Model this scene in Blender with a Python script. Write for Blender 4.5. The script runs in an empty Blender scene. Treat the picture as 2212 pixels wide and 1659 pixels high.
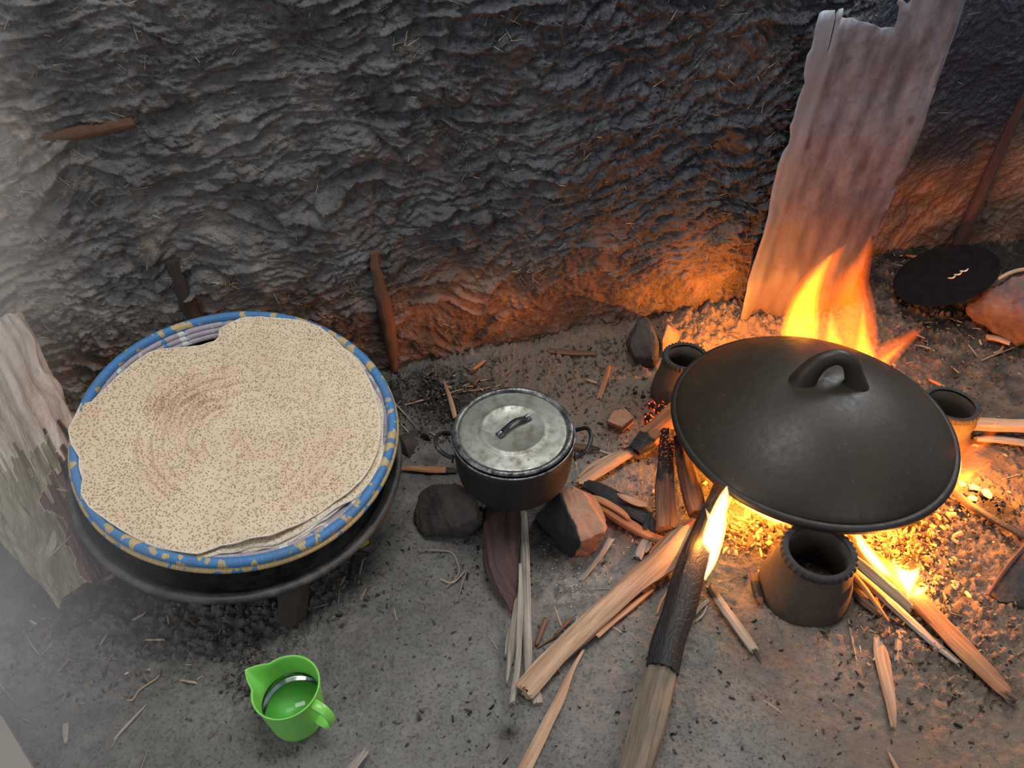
import bpy, bmesh, math, random
import numpy as np
from mathutils import Vector, Matrix, Quaternion

SC = bpy.context.scene
COL = SC.collection
IW, IH, FPX = 2212, 1659, 1600.0
CAMZ, PITCH, ROLL = 1.25, math.radians(41.25), math.radians(-1.0)

# ------------------------------------------------------------------ camera
cam_data = bpy.data.cameras.new('camera'); cam_data.sensor_width = 36; cam_data.lens = 36 * FPX / IW
cam_data.clip_start = 0.01
cam = bpy.data.objects.new('camera', cam_data); COL.objects.link(cam)
Rc = Matrix.Rotation(math.pi / 2 - PITCH, 3, 'X') @ Matrix.Rotation(ROLL, 3, 'Z')
cam.matrix_world = Matrix.Translation((0, 0, CAMZ)) @ Rc.to_4x4()
SC.camera = cam

# ------------------------------------------------------------------ world, lamps, exposure
SC.view_settings.view_transform = 'Standard'; SC.view_settings.look = 'None'
SC.view_settings.exposure = 0.0; SC.view_settings.gamma = 1.0
SC.view_settings.use_curve_mapping = False
SC.cycles.use_denoising = True
SC.cycles.sample_clamp_indirect = 4.0
SC.cycles.max_bounces = 8; SC.cycles.diffuse_bounces = 3; SC.cycles.volume_bounces = 1
SC.cycles.transparent_max_bounces = 16
w = bpy.data.worlds.new('world'); SC.world = w; w.use_nodes = True
w.node_tree.nodes['Background'].inputs[0].default_value = (0.68, 0.80, 1.0, 1)
w.node_tree.nodes['Background'].inputs[1].default_value = 0.22

def area(name, loc, target, sx, sy, power, color):
    l = bpy.data.lights.new(name, 'AREA'); l.shape = 'RECTANGLE'; l.size = sx; l.size_y = sy
    l.energy = power; l.color = color
    o = bpy.data.objects.new(name, l); COL.objects.link(o); o.location = loc
    o.rotation_euler = (Vector(target) - Vector(loc)).to_track_quat('-Z', 'Y').to_euler(); return o
def point(name, loc, power, color, r=0.03):
    l = bpy.data.lights.new(name, 'POINT'); l.energy = power; l.color = color; l.shadow_soft_size = r
    o = bpy.data.objects.new(name, l); COL.objects.link(o); o.location = loc; return o
area('roof_opening', (0.15, 1.05, 2.45), (0.1, 1.2, 0.0), 1.2, 0.6, 28, (1.0, 0.98, 0.95))
area('doorway_daylight', (-2.3, -0.7, 1.5), (-0.5, 1.0, 0.4), 0.9, 1.7, 24, (0.96, 0.98, 1.0))
area('eaves_gap', (1.70, 2.25, 1.85), (0.65, 1.1, 0.2), 1.0, 0.7, 32, (0.95, 0.97, 1.0))
area('far_opening', (1.5, -1.1, 1.9), (-0.2, 0.8, 0.0), 0.7, 0.9, 9, (1.0, 0.97, 0.92))
FIRE = (1.0, 0.32, 0.040)
point('fire_under_plate', (0.66, 1.12, 0.07), 12.0, FIRE, 0.04)
point('fire_under_plate_front', (0.72, 0.95, 0.06), 6.0, FIRE, 0.03)
point('fire_behind_plate', (0.82, 1.50, 0.07), 1.7, FIRE, 0.0)
point('fire_back_left', (0.56, 1.44, 0.085), 4.0, FIRE, 0.0)
point('fire_log_front', (0.352, 0.86, 0.10), 0.8, FIRE, 0.0)
point('fire_under_plate_side', (0.47, 0.98, 0.05), 2.2, FIRE, 0.02)
point('fire_right', (1.0, 1.03, 0.08), 4.5, FIRE, 0.0)
point('fire_front_right', (0.735, 0.80, 0.07), 3.0, FIRE, 0.0)

# ------------------------------------------------------------------ geometry of the view, used as a ruler
_R = np.array(Rc)
def ray(px, py): return _R @ np.array([(px - IW / 2) / FPX, -(py - IH / 2) / FPX, -1.0])
def G(px, py, z=0.0):
    d = ray(px, py); t = (z - CAMZ) / d[2]; p = d * t; return Vector((p[0], p[1], z))
WN, WD = np.array([-0.2305, 1.0, 0.0]), 1.537          # main wall: y - .2305 x = 1.537
def onplane(px, py, n, d, c=(0, 0, CAMZ)):
    r = ray(px, py); c = np.array(c); n = np.array(n); t = (d - n @ c) / (n @ r); return Vector(c + r * t)
def depth(p): return -(np.linalg.inv(_R) @ (np.array(p) - np.array([0, 0, CAMZ])))[2]
def pxm(p): return depth(p) / FPX                       # metres per pixel at a point

# ------------------------------------------------------------------ vectorised noise
def _h(ix, iy, s):
    n = (ix.astype(np.int64) * 374761393 + iy.astype(np.int64) * 668265263 + s * 974634777) & 0xffffffff
    n = ((n ^ (n >> 13)) * 1274126177) & 0xffffffff
    return ((n ^ (n >> 16)) & 0xffffffff) / 4294967295.0
def pn(x, y, s=0):
    ix, iy = np.floor(x), np.floor(y); fx, fy = x - ix, y - iy
    u, v = fx * fx * fx * (fx * (fx * 6 - 15) + 10), fy * fy * fy * (fy * (fy * 6 - 15) + 10)
    def g(a, b):
        t = _h(ix + a, iy + b, s) * 2 * np.pi
        return np.cos(t) * (fx - a) + np.sin(t) * (fy - b)
    return ((g(0, 0) * (1 - u) + g(1, 0) * u) * (1 - v) + (g(0, 1) * (1 - u) + g(1, 1) * u) * v) * 1.5
def fbm(x, y, o=4, s=0):
    a, t, f = 1.0, 0, 1.0
    for k in range(o): t = t + a * pn(x * f, y * f, s + k * 17); a *= .5; f *= 2.03
    return t
def vor(x, y, s=0):
    ix, iy = np.floor(x), np.floor(y); f1 = np.full(x.shape, 9.0); f2 = f1.copy(); cid = np.zeros(x.shape)
    for a in (-1, 0, 1):
        for b in (-1, 0, 1):
            cx, cy = ix + a + _h(ix + a, iy + b, s), iy + b + _h(ix + a, iy + b, s + 5)
            d = np.hypot(x - cx, y - cy); i = _h(ix + a, iy + b, s + 9)
            new = d < f1; f2 = np.where(new, f1, np.minimum(f2, d)); cid = np.where(new, i, cid); f1 = np.where(new, d, f1)
    return f1, f2, cid
def sm(a, b, x): t = np.clip((x - a) / (b - a), 0, 1); return t * t * (3 - 2 * t)
def n1(x, s=0): return float(pn(np.array([float(x)]), np.array([s * 3.17 + .5]), s)[0])

# ------------------------------------------------------------------ mesh helpers
def link(name, me, mat=None, parent=None):
    o = bpy.data.objects.new(name, me); COL.objects.link(o)
    if mat: me.materials.append(mat)
    if parent: o.parent = parent
    return o
def mesh(name, V, F, mat=None, parent=None, smooth=True, uv=None, attrs=None, sharp=None, fix=False):
    if fix:                                             # faces outward
        Va = np.array([tuple(v) for v in V]); vol = 0.0; c0_ = Va.mean(0)
        for f in F:
            a = Va[f[0]] - c0_
            for i in range(1, len(f) - 1): vol += a @ np.cross(Va[f[i]] - c0_, Va[f[i + 1]] - c0_)
        if vol < 0: F = [tuple(reversed(f)) for f in F]
    me = bpy.data.meshes.new(name); me.from_pydata([tuple(v) for v in V], [], F); me.update()
    if smooth: me.polygons.foreach_set('use_smooth', [True] * len(me.polygons))
    if sharp: me.set_sharp_from_angle(angle=math.radians(sharp))
    vi = np.zeros(len(me.loops), dtype=np.int32); me.loops.foreach_get('vertex_index', vi)
    if uv is not None:
        l = me.uv_layers.new(name='UVMap'); l.data.foreach_set('uv', np.array(uv, dtype=np.float32)[vi].ravel())
    for k, a in (attrs or {}).items():
        at = me.attributes.new(k, 'FLOAT', 'POINT'); at.data.foreach_set('value', np.array(a, dtype=np.float32))
    return link(name, me, mat, parent)
def grid(name, X, Y, Z, mat, parent=None, uv=None, attrs=None):
    n, m = X.shape; V = np.stack([X, Y, Z], -1).reshape(-1, 3).astype(np.float32)
    i = np.arange(n * m).reshape(n, m); q = np.stack([i[:-1, :-1], i[:-1, 1:], i[1:, 1:], i[1:, :-1]], -1).reshape(-1, 4)
    me = bpy.data.meshes.new(name); me.vertices.add(len(V)); me.vertices.foreach_set('co', V.ravel())
    me.loops.add(q.size); me.loops.foreach_set('vertex_index', q.ravel().astype(np.int32))
    me.polygons.add(len(q)); me.polygons.foreach_set('loop_start', np.arange(0, q.size, 4, dtype=np.int32))
    me.polygons.foreach_set('loop_total', np.full(len(q), 4, dtype=np.int32)); me.update(calc_edges=True)
    me.polygons.foreach_set('use_smooth', np.ones(len(q), dtype=bool))
    if uv is not None:
        l = me.uv_layers.new(name='UVMap'); l.data.foreach_set('uv', np.stack(uv, -1).reshape(-1, 2)[q.ravel()].astype(np.float32).ravel())
    for k, a in (attrs or {}).items():
        at = me.attributes.new(k, 'FLOAT', 'POINT'); at.data.foreach_set('value', a.ravel().astype(np.float32))
    return link(name, me, mat, parent)
def tag(o, label, cat, group=None, kind=None):
    o['label'] = label; o['category'] = cat
    if group: o['group'] = group
    if kind: o['kind'] = kind
    return o
def empty(name, loc, label, cat, group=None, rot=None):
    o = bpy.data.objects.new(name, None); COL.objects.link(o); o.location = loc; o.empty_display_size = .05
    if rot is not None: o.rotation_mode = 'QUATERNION'; o.rotation_quaternion = rot
    return tag(o, label, cat, group)
def lathe(name, prof, mat, parent=None, n=96, cap=True, wob=None, attrs=None, sharp=None, loc=(0, 0, 0)):
    """prof: (r, z) pairs, turned round Z; wob(theta, i) scales the radius"""
    V, F, UV = [], [], []; L = 0; last = None
    for i, (r, z) in enumerate(prof):
        if last: L += math.hypot(r - last[0], z - last[1])
        last = (r, z)
        for k in range(n):
            t = 2 * math.pi * k / n; rr, dz = r, 0
            if wob: rr, dz = wob(t, i, r)
            V.append((loc[0] + rr * math.cos(t), loc[1] + rr * math.sin(t), loc[2] + z + dz)); UV.append((k / n, L))
    m = len(prof)
    for i in range(m - 1):
        for k in range(n):
            F.append((i * n + k, i * n + (k + 1) % n, (i + 1) * n + (k + 1) % n, (i + 1) * n + k))
    if cap:
        for i, rev in ((0, True), (m - 1, False)):
            if prof[i][0] > 1e-4:
                f = [i * n + k for k in range(n)]; F.append(tuple(reversed(f)) if rev else tuple(f))
    return mesh(name, V, F, mat, parent, uv=UV, sharp=sharp, fix=True)
def catmull(P, k):
    P = [np.array(p, float) for p in P]; P = [2 * P[0] - P[1]] + P + [2 * P[-1] - P[-2]]; out = []
    for i in range(1, len(P) - 2):
        for j in range(k):
            t = j / k; a, b, c, d = P[i - 1:i + 3]
            out.append(.5 * ((2 * b) + (c - a) * t + (2 * a - 5 * b + 4 * c - d) * t * t + (3 * b - a - 3 * c + d) * t ** 3))
    out.append(P[-2]); return out
def tube(name, pts, rad, mat, parent=None, n=12, flat=1.0, k=8, up=(0, 0, 1), attrs=None):
    """swept tube; rad number or list per point; flat = height / width of the section"""
    if not isinstance(rad, (list, tuple)): rad = [rad] * len(pts)
    S = catmull([list(p) + [r] for p, r in zip(pts, rad)], k)
    V, F, UV = [], [], []; L = 0
    for i, s in enumerate(S):
        p = Vector(s[:3]); a = Vector(S[max(i - 1, 0)][:3]); b = Vector(S[min(i + 1, len(S) - 1)][:3])
        T = (b - a).normalized(); A = T.cross(Vector(up))
        A = A.normalized() if A.length > 1e-3 else Vector((1, 0, 0)); B = A.cross(T).normalized()
        L += (p - a).length if i else 0
        for j in range(n):
            t = 2 * math.pi * j / n; r = max(s[3], 1e-5)
            V.append(p + A * math.cos(t) * r + B * math.sin(t) * r * flat); UV.append((j / n, L))
    m = len(S)
    for i in range(m - 1):
        for j in range(n): F.append((i * n + j, i * n + (j + 1) % n, (i + 1) * n + (j + 1) % n, (i + 1) * n + j))
    F.append(tuple(reversed(range(n)))); F.append(tuple(range((m - 1) * n, m * n)))
    return mesh(name, V, F, mat, parent, uv=UV, sharp=50, fix=True)

# ------------------------------------------------------------------ material helpers
class NT:
    def __init__(s, name):
        s.m = bpy.data.materials.new(name); s.m.use_nodes = True; s.t = s.m.node_tree; s.N = s.t.nodes; s.L = s.t.links
        s.b = s.N['Principled BSDF']; s.out = s.N['Material Output']
    def put(s, node, key, v):
        i = node.inputs[key]
        if isinstance(v, bpy.types.NodeSocket): s.L.new(v, i)
        else: i.default_value = v
    def n(s, typ, ins=None, out=0, **kw):
        x = s.N.new(typ)
        for k, v in kw.items(): setattr(x, k, v)
        for k, v in (ins or {}).items(): s.put(x, k, v)
        return x.outputs[out]
    def co(s, kind='Object', scale=(1, 1, 1), rot=(0, 0, 0), src=None):
        c = src or s.n('ShaderNodeTexCoord', out=kind)
        return s.n('ShaderNodeMapping', {'Vector': c, 'Scale': scale, 'Rotation': rot})
    def noise(s, vec, scale, detail=4, rough=.55, dist=0, out=0):
        return s.n('ShaderNodeTexNoise', {'Vector': vec, 'Scale': scale, 'Detail': detail, 'Roughness': rough, 'Distortion': dist}, out=out)
    def vor(s, vec, scale, feature='F1', out=0, rnd=1.0):
        return s.n('ShaderNodeTexVoronoi', {'Vector': vec, 'Scale': scale, 'Randomness': rnd}, out=out, feature=feature)
    def ramp(s, fac, stops, out=0):
        x = s.N.new('ShaderNodeValToRGB'); s.L.new(fac, x.inputs[0]); e = x.color_ramp.elements
        while len(e) < len(stops): e.new(.5)
        for q, (p, c) in zip(e, stops): q.position = p; q.color = tuple(c) + (1,) if isinstance(c, tuple) else (c, c, c, 1)
        return x.outputs[out]
    def mix(s, f, a, b, mode='MIX'):
        x = s.N.new('ShaderNodeMix'); x.data_type = 'RGBA'; x.blend_type = mode
        for i, v in ((0, f), (6, a), (7, b)):
            if isinstance(v, bpy.types.NodeSocket): s.L.new(v, x.inputs[i])
            elif i: x.inputs[i].default_value = tuple(v) + (1,) if len(v) == 3 else v
            else: x.inputs[i].default_value = v
        return x.outputs[2]
    def math(s, op, a, b=0.0, c=0.0):
        x = s.N.new('ShaderNodeMath'); x.operation = op
        for i, v in enumerate((a, b, c)):
            if isinstance(v, bpy.types.NodeSocket): s.L.new(v, x.inputs[i])
            else: x.inputs[i].default_value = v
        return x.outputs[0]
    def attr(s, name): return s.n('ShaderNodeAttribute', out='Fac', attribute_name=name)
    def bump(s, h, strength=.5, dist=.002, nrm=None):
        ins = {'Height': h, 'Strength': strength, 'Distance': dist}
        if nrm: ins['Normal'] = nrm
        return s.n('ShaderNodeBump', ins)
    def done(s, color, rough=.8, nrm=None, **kw):
        s.put(s.b, 'Base Color', color if isinstance(color, bpy.types.NodeSocket) else tuple(color) + (1,))
        s.put(s.b, 'Roughness', rough)
        if nrm: s.put(s.b, 'Normal', nrm)
        for k, v in kw.items(): s.put(s.b, k.replace('_', ' '), v)
        return s.m
def sr(r, g, b):                                        # sRGB 0-255 -> linear
    return tuple((c / 255 / 12.92) if c / 255 <= .04045 else ((c / 255 + .055) / 1.055) ** 2.4 for c in (r, g, b))

def mat_wood(name, light, dark, rough=.75, ember=0.0):
    m = NT(name); uv = m.n('ShaderNodeTexCoord', out='UV'); oi = m.n('ShaderNodeObjectInfo', out='Random')
    off = m.n('ShaderNodeCombineXYZ', {'X': m.math('MULTIPLY', oi, 37.0), 'Y': m.math('MULTIPLY', oi, 11.0)})
    v = m.n('ShaderNodeVectorMath', {0: uv, 1: off}, operation='ADD')
    g = m.noise(m.co(scale=(260, 9, 1), src=v), 1, 5, .65, .3); g2 = m.noise(m.co(scale=(70, 5, 1), src=v), 1, 3, .5)
    f = m.math('ADD', m.math('MULTIPLY', g, .6), m.math('MULTIPLY', g2, .4))
    base = m.mix(m.ramp(f, [(.36, 0.0), (.62, 1.0)]), dark, light)
    tint = m.noise(m.co(scale=(20, 3, 1), src=v), 1, 2)
    base = m.mix(m.ramp(tint, [(.35, 0.0), (.7, .45)]), base, tuple(c * .62 for c in dark))
    ch = m.attr('char'); cn = m.noise(m.co(scale=(120, 40, 1), src=v), 1, 4)
    cf = m.ramp(m.math('ADD', ch, m.math('MULTIPLY', m.math('SUBTRACT', cn, .5), .7)), [(.35, 0.0), (.55, 1.0)])
    col = m.mix(cf, base, (.012, .011, .012))
    crack = m.vor(m.co(scale=(230, 70, 1), src=v), 1, 'DISTANCE_TO_EDGE')
    hgt = m.math('ADD', m.math('MULTIPLY', g, 1.0), m.math('MULTIPLY', m.ramp(crack, [(0, 0.0), (.10, 1.0)]), m.math('MULTIPLY', ch, .3)))
    kw = {}
    if ember:
        em = m.attr('ember'); k = m.ramp(m.noise(m.co(scale=(260, 130, 1), src=v), 1, 4), [(.54, 0.0), (.68, 1.0)])
        kw = dict(Emission_Color=(1, .16, .02, 1), Emission_Strength=m.math('MULTIPLY', m.math('MULTIPLY', em, k), ember))
    return m.done(col, m.math('SUBTRACT', rough, m.math('MULTIPLY', ch, .2)), m.bump(hgt, .7, .0025), **kw)

M = {}
M['pale'] = mat_wood('pale_split_wood', sr(205, 170, 135), sr(150, 112, 84))
M['grey_wood'] = mat_wood('weathered_pale_wood', sr(190, 180, 165), sr(120, 108, 95))
M['tan'] = mat_wood('tan_split_wood', sr(190, 135, 90), sr(128, 78, 48), ember=2.0)
M['brown'] = mat_wood('brown_wood', sr(140, 98, 70), sr(74, 50, 38), ember=1.0)
M['bark'] = mat_wood('dark_red_bark', sr(98, 68, 62), sr(48, 32, 32))
M['char'] = mat_wood('charred_branch', sr(160, 142, 118), sr(98, 84, 68), ember=1.0)
M['dark'] = mat_wood('dark_stick', sr(80, 70, 64), sr(38, 34, 32))

def mat_rock(name, c1, c2, soot=None):
    m = NT(name); c = m.co(); a = m.noise(c, 14, 6, .65); b = m.noise(c, 90, 4, .6)
    col = m.mix(m.ramp(a, [(.35, 0.0), (.65, 1.0)]), c1, c2); col = m.mix(m.ramp(b, [(.55, 0.0), (.75, .35)]), col, tuple(x * .4 for x in c2))
    s = m.attr('soot'); sf = m.ramp(m.math('ADD', s, m.math('MULTIPLY', m.math('SUBTRACT', m.noise(c, 40, 4), .5), .5)), [(.4, 0.0), (.6, 1.0)])
    col = m.mix(sf, col, (.010, .010, .012))
    return m.done(col, .88, m.bump(m.math('ADD', m.math('MULTIPLY', a, 1.5), b), .6, .004))
M['rock'] = mat_rock('grey_stone', sr(76, 69, 64), sr(50, 46, 44)); M['brick'] = mat_rock('reddish_stone', sr(170, 128, 100), sr(140, 100, 80))
M['redrock'] = mat_rock('red_brown_stone', sr(128, 96, 84), sr(86, 66, 62))

def simple(name, c1, c2, scale, rough, bs=.4, bd=.002, metallic=0.0, **kw):
    m = NT(name); c = m.co(); a = m.noise(c, scale, 5, .6)
    return m.done(m.mix(m.ramp(a, [(.35, 0.0), (.65, 1.0)]), c1, c2), rough, m.bump(m.noise(c, scale * 5, 4), bs, bd), Metallic=metallic, **kw)

# ================================================================== SETTING
def mat_floor():
    m = NT('packed_earth_floor'); c = m.co()
    a = m.noise(c, 3.5, 6, .6); b = m.noise(c, 28, 5, .65); d = m.noise(c, 160, 4, .6)
    col = m.mix(m.ramp(a, [(.35, 0.0), (.65, 1.0)]), sr(122, 119, 114), sr(98, 95, 91))
    col = m.mix(m.ramp(b, [(.38, .0), (.72, .75)]), col, sr(138, 135, 128))
    col = m.mix(m.ramp(d, [(.5, 0.0), (.7, .65)]), col, sr(58, 56, 54))
    col = m.mix(m.math('MULTIPLY', m.attr('ash'), m.ramp(d, [(.3, .55), (.6, 1.0)])), col, sr(150, 143, 135))
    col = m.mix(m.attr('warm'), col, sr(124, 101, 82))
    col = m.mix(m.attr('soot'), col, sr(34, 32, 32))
    sp = m.ramp(m.vor(c, 75), [(.06, 1.0), (.10, 0.0)]); col = m.mix(m.math('MULTIPLY', sp, .6), col, sr(168, 162, 150))
    sp2 = m.ramp(m.vor(m.co(rot=(0, 0, 1.1)), 48), [(.07, 1.0), (.13, 0.0)]); col = m.mix(m.math('MULTIPLY', sp2, .8), col, sr(30, 28, 28))
    h = m.math('ADD', m.math('MULTIPLY', b, 1.2), m.math('MULTIPLY', d, .6))
    return m.done(col, .93, m.bump(h, .85, .008), Specular_IOR_Level=.25)
def blob(X, Y, px, py, rx, ry=None):
    p = G(px, py); return np.exp(-(((X - p.x) / rx) ** 2 + ((Y - p.y) / (ry or rx)) ** 2))
xs = np.arange(-1.9, 2.5, .0045); ys = np.arange(.12, 2.5, .0045); X, Y = np.meshgrid(xs, ys)
wallfoot = Y - .2305 * X - 1.537
CLOD = sm(-.42, -.05, wallfoot) * .8 + blob(X, Y, 560, 1440, .13) * .6 + blob(X, Y, 180, 1400, .22, .12) * .7 + blob(X, Y, 1900, 1200, .22) * .8 \
    + blob(X, Y, 2080, 1420, .15) * .6 + blob(X, Y, 1300, 1230, .12) * .35 + blob(X, Y, 500, 1330, .25, .1) * .7 + sm(.75, 1.1, X) * .5 + .08
CLOD = np.clip(CLOD, 0, 1)
def floor_z(X, Y, C):
    f1, f2, cid = vor(X * 62, Y * 62, 3); g1, g2, gid = vor(X * 125, Y * 125, 8)
    z = fbm(X * 2.3, Y * 2.3, 3, 5) * .006 + fbm(X * 14, Y * 14, 4, 6) * .0035
    z = z + C * ((sm(0, .35, f2 - f1) * (cid > .45) * (.3 + cid)) * .011 + sm(0, .3, g2 - g1) * gid * .007 + np.abs(fbm(X * 35, Y * 35, 4, 19)) * .008)
    z = z + (1 - C) * .0012 * fbm(X * 60, Y * 60, 3, 9)
    tread = np.clip(blob(X, Y, 1700, 1400, .10, .07) + blob(X, Y, 1830, 1480, .08, .06), 0, 1)
    ang = .5; u, v = X * math.cos(ang) + Y * math.sin(ang), -X * math.sin(ang) + Y * math.cos(ang)
    z = z + tread * .0018 * np.maximum(np.sin(u * 420) * np.sin(v * 300), -.2)
    return z - .004
Z = floor_z(X, Y, CLOD)
Z += sm(-.20, .02, wallfoot) * (.02 + .02 * fbm(X * 4, Y * 4, 3, 31)) * (X < 1.0)
mound = blob(X, Y, 1530, 700, .15, .07); Z += mound * .05 * (1 + .5 * fbm(X * 30, Y * 30, 3, 12))
Z += blob(X, Y, 1900, 1290, .15, .2) * .012 * (1 + .6 * fbm(X * 30, Y * 30, 3, 14))
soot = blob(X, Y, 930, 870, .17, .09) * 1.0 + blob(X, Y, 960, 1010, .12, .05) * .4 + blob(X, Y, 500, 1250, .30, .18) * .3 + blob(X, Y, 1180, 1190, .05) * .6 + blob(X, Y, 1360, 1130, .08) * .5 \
    + blob(X, Y, 2140, 1110, .06) * .8 + blob(X, Y, 80, 1280, .1, .12) * .45 + blob(X, Y, 2150, 545, .2, .15) * .8 + blob(X, Y, 1100, 1580, .02) * .5  # besides hearth soot, paints shade under the pan, by the log, far right
soot = soot + .42 * sm(.92, 1.15, X) + .25 * sm(1.3, 1.7, Y) * sm(.8, 1.0, X)  # floor colour darker towards the right, most at the far right
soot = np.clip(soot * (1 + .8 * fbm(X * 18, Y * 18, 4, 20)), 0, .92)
ash = np.clip(blob(X, Y, 1215, 1265, .085, .055) * 1.3 * (fbm(X * 40, Y * 40, 3, 22) > .0) + blob(X, Y, 1400, 1040, .08) * .7 + blob(X, Y, 1310, 850, .12) * .1 + blob(X, Y, 2040, 1130, .06) * .7 * (fbm(X * 40, Y * 40, 3, 23) > .0), 0, .9)
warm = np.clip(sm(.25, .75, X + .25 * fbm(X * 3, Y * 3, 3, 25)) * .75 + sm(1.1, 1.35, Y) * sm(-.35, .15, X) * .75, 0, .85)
def FH(x, y):
    i = int(np.clip((x + 1.9) / .0045, 0, Z.shape[1] - 1)); j = int(np.clip((y - .12) / .0045, 0, Z.shape[0] - 1)); return float(Z[max(j - 1, 0):j + 2, max(i - 1, 0):i + 2].max())
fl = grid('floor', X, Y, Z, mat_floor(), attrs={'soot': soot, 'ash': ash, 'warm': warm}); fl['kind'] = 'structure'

# ---- the mud wall: one sheet that turns back behind the metal sheet
ss = np.arange(-1.75, 2.15, .0032); zs = np.arange(-.03, 1.10, .0032); S, Zw = np.meshgrid(ss, zs)
base_y = 1.537 + .2305 * S; far_y = 1.785 + .18 * S
turn = sm(.70, 1.0, S); BY = base_y * (1 - turn) + far_y * turn
wx = fbm(S * 1.7, Zw * 1.7, 3, 40) * .07; wz = fbm(S * 2.1 + 9, Zw * 2.1, 3, 41) * .07
s2, z2 = S + wx, Zw + wz
phi = z2 - .17 * (s2 + .45) ** 2 * (s2 > -.45) + .10 * (s2 + .45) ** 2 * (s2 < -.45)
ph = phi * 24 + 1.5 * fbm(s2 * 3.2, z2 * 7, 3, 43); fr = ph - np.floor(ph); row = np.floor(ph)
lump = pn(s2 * 9 + row * 3.7, row * 5.1 + .3, 44) + .5 * pn(s2 * 23 + row * 1.7, row * 2.1 + .3, 45)
saw = np.where(fr < .18, fr / .18, 1 - (fr - .18) / .82)
h = saw * (.55 + .9 * lump)
ph3 = phi * 63 + 1.8 * fbm(s2 * 6, z2 * 12, 3, 46); fr3 = ph3 - np.floor(ph3)
h3 = np.where(fr3 < .25, fr3 / .25, 1 - (fr3 - .25) / .75) * (.5 + pn(s2 * 22 + np.floor(ph3) * 3.1, np.floor(ph3) * 1.3, 47))
patch = sm(-.35, .35, fbm(S * 3 + 4, Zw * 4, 3, 48))
low = sm(.30, .10, Zw + .1 * fbm(S * 4, Zw * 4, 2, 49)) * sm(-.45, -.1, S); right = turn
str_ = (1 - .75 * low) * (1 - .8 * right)
c1, c2, cid = vor(s2 * 75, z2 * 95, 50); crumb = sm(0, .4, c2 - c1) * cid
d1, d2, did = vor(s2 * 22, z2 * 34, 51); chunk = sm(.0, .25, d2 - d1) * (did - .3)
flow = pn(s2 * 55 + fbm(s2 * 5, z2 * 5, 2, 52) * 4, z2 * 9, 53)
e1, e2, eid = vor(s2 * 13 + .4 * fbm(S * 9, Zw * 9, 2, 71), phi * 34, 72); slabs = (eid - .4) * (1 - (phi * 34 - np.floor(phi * 34)) * .5) * sm(0, .12, e2 - e1)
H = fbm(S * 2, Zw * 2, 3, 54) * .020 + str_ * (h * .017 * (.4 + .9 * patch) + h3 * .008 + slabs * .008) + chunk * .010 * (1 - .7 * right) + crumb * .0045 * (1 - .5 * right) \
    + fbm(s2 * 45, z2 * 60, 3, 55) * .0034 * (1 - .4 * right) + low * (flow * .004 + fbm(s2 * 20, z2 * 20, 4, 56) * .007)
gouge = np.zeros_like(H)
for gx, gz, rx, rz in ((-.36, .50, .10, .02), (-.12, .62, .12, .025), (-.62, .70, .14, .018), (.25, .60, .13, .02), (-.05, .40, .01, .09), (.42, .35, .10, .015)):
    gouge += np.exp(-(((s2 - gx) / rx) ** 2 + ((phi - gz) / rz) ** 2))
H -= gouge * .012
H -= .03 * sm(.30, .0, Zw) * sm(-1.0, .6, S) * (1 - turn)             # the wall hollows a little towards its foot
nx, ny = .2246, -.9744
WXv, WYv = S + nx * H, BY + ny * H
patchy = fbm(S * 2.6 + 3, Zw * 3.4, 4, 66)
tone = np.clip(.16 * patchy + sm(-1.05, .55, S + .35 * (Zw - .3) + .12 * fbm(S * 3, Zw * 3, 3, 60)), 0, 1)      # hearth soot, plus dimness towards the unlit right painted into the colour
red = np.clip(sm(.40, .16, Zw - .05 * S + .10 * fbm(S * 5, Zw * 5, 4, 61)) * sm(-.55, -.1, S + .1 * fbm(S * 4, Zw * 4, 2, 62)) + turn * .28 * sm(.42, .12, Zw + .06 * fbm(S * 4, Zw * 4, 3, 67)), 0, 1)
red = np.clip(red + .8 * sm(.05, .35, S) * sm(.80, .62, S) * sm(.27, .17, Zw + .05 * fbm(S * 6, Zw * 6, 3, 68)), 0, 1)  # firelit orange of the wall foot pushed into the clay colour
red = np.clip(red + .25 * sm(.2, .5, fbm(S * 9, Zw * 9, 3, 63)) * sm(.4, .2, Zw), 0, 1)
dusty = sm(-.85, -1.15, S + .1 * fbm(S * 3, Zw * 3, 2, 64))  # pinkish haze along the left end painted into the wall colour
for px_, py_, rx_, rz_ in ((8, 200, .02, .07), (30, 270, .025, .05), (70, 325, .035, .02), (115, 360, .03, .02), (320, 520, .035, .03), (565, 590, .012, .05), (705, 660, .012, .05)):
    q_ = onplane(px_, py_, WN, WD); dusty = dusty + .8 * np.exp(-(((S - q_.x) / rx_) ** 2 + ((Zw - q_.z) / rz_) ** 2)) * sm(-.4, .3, fbm(S * 30, Zw * 30, 3, 69))
dusty = np.clip(dusty, 0, 1)
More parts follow.
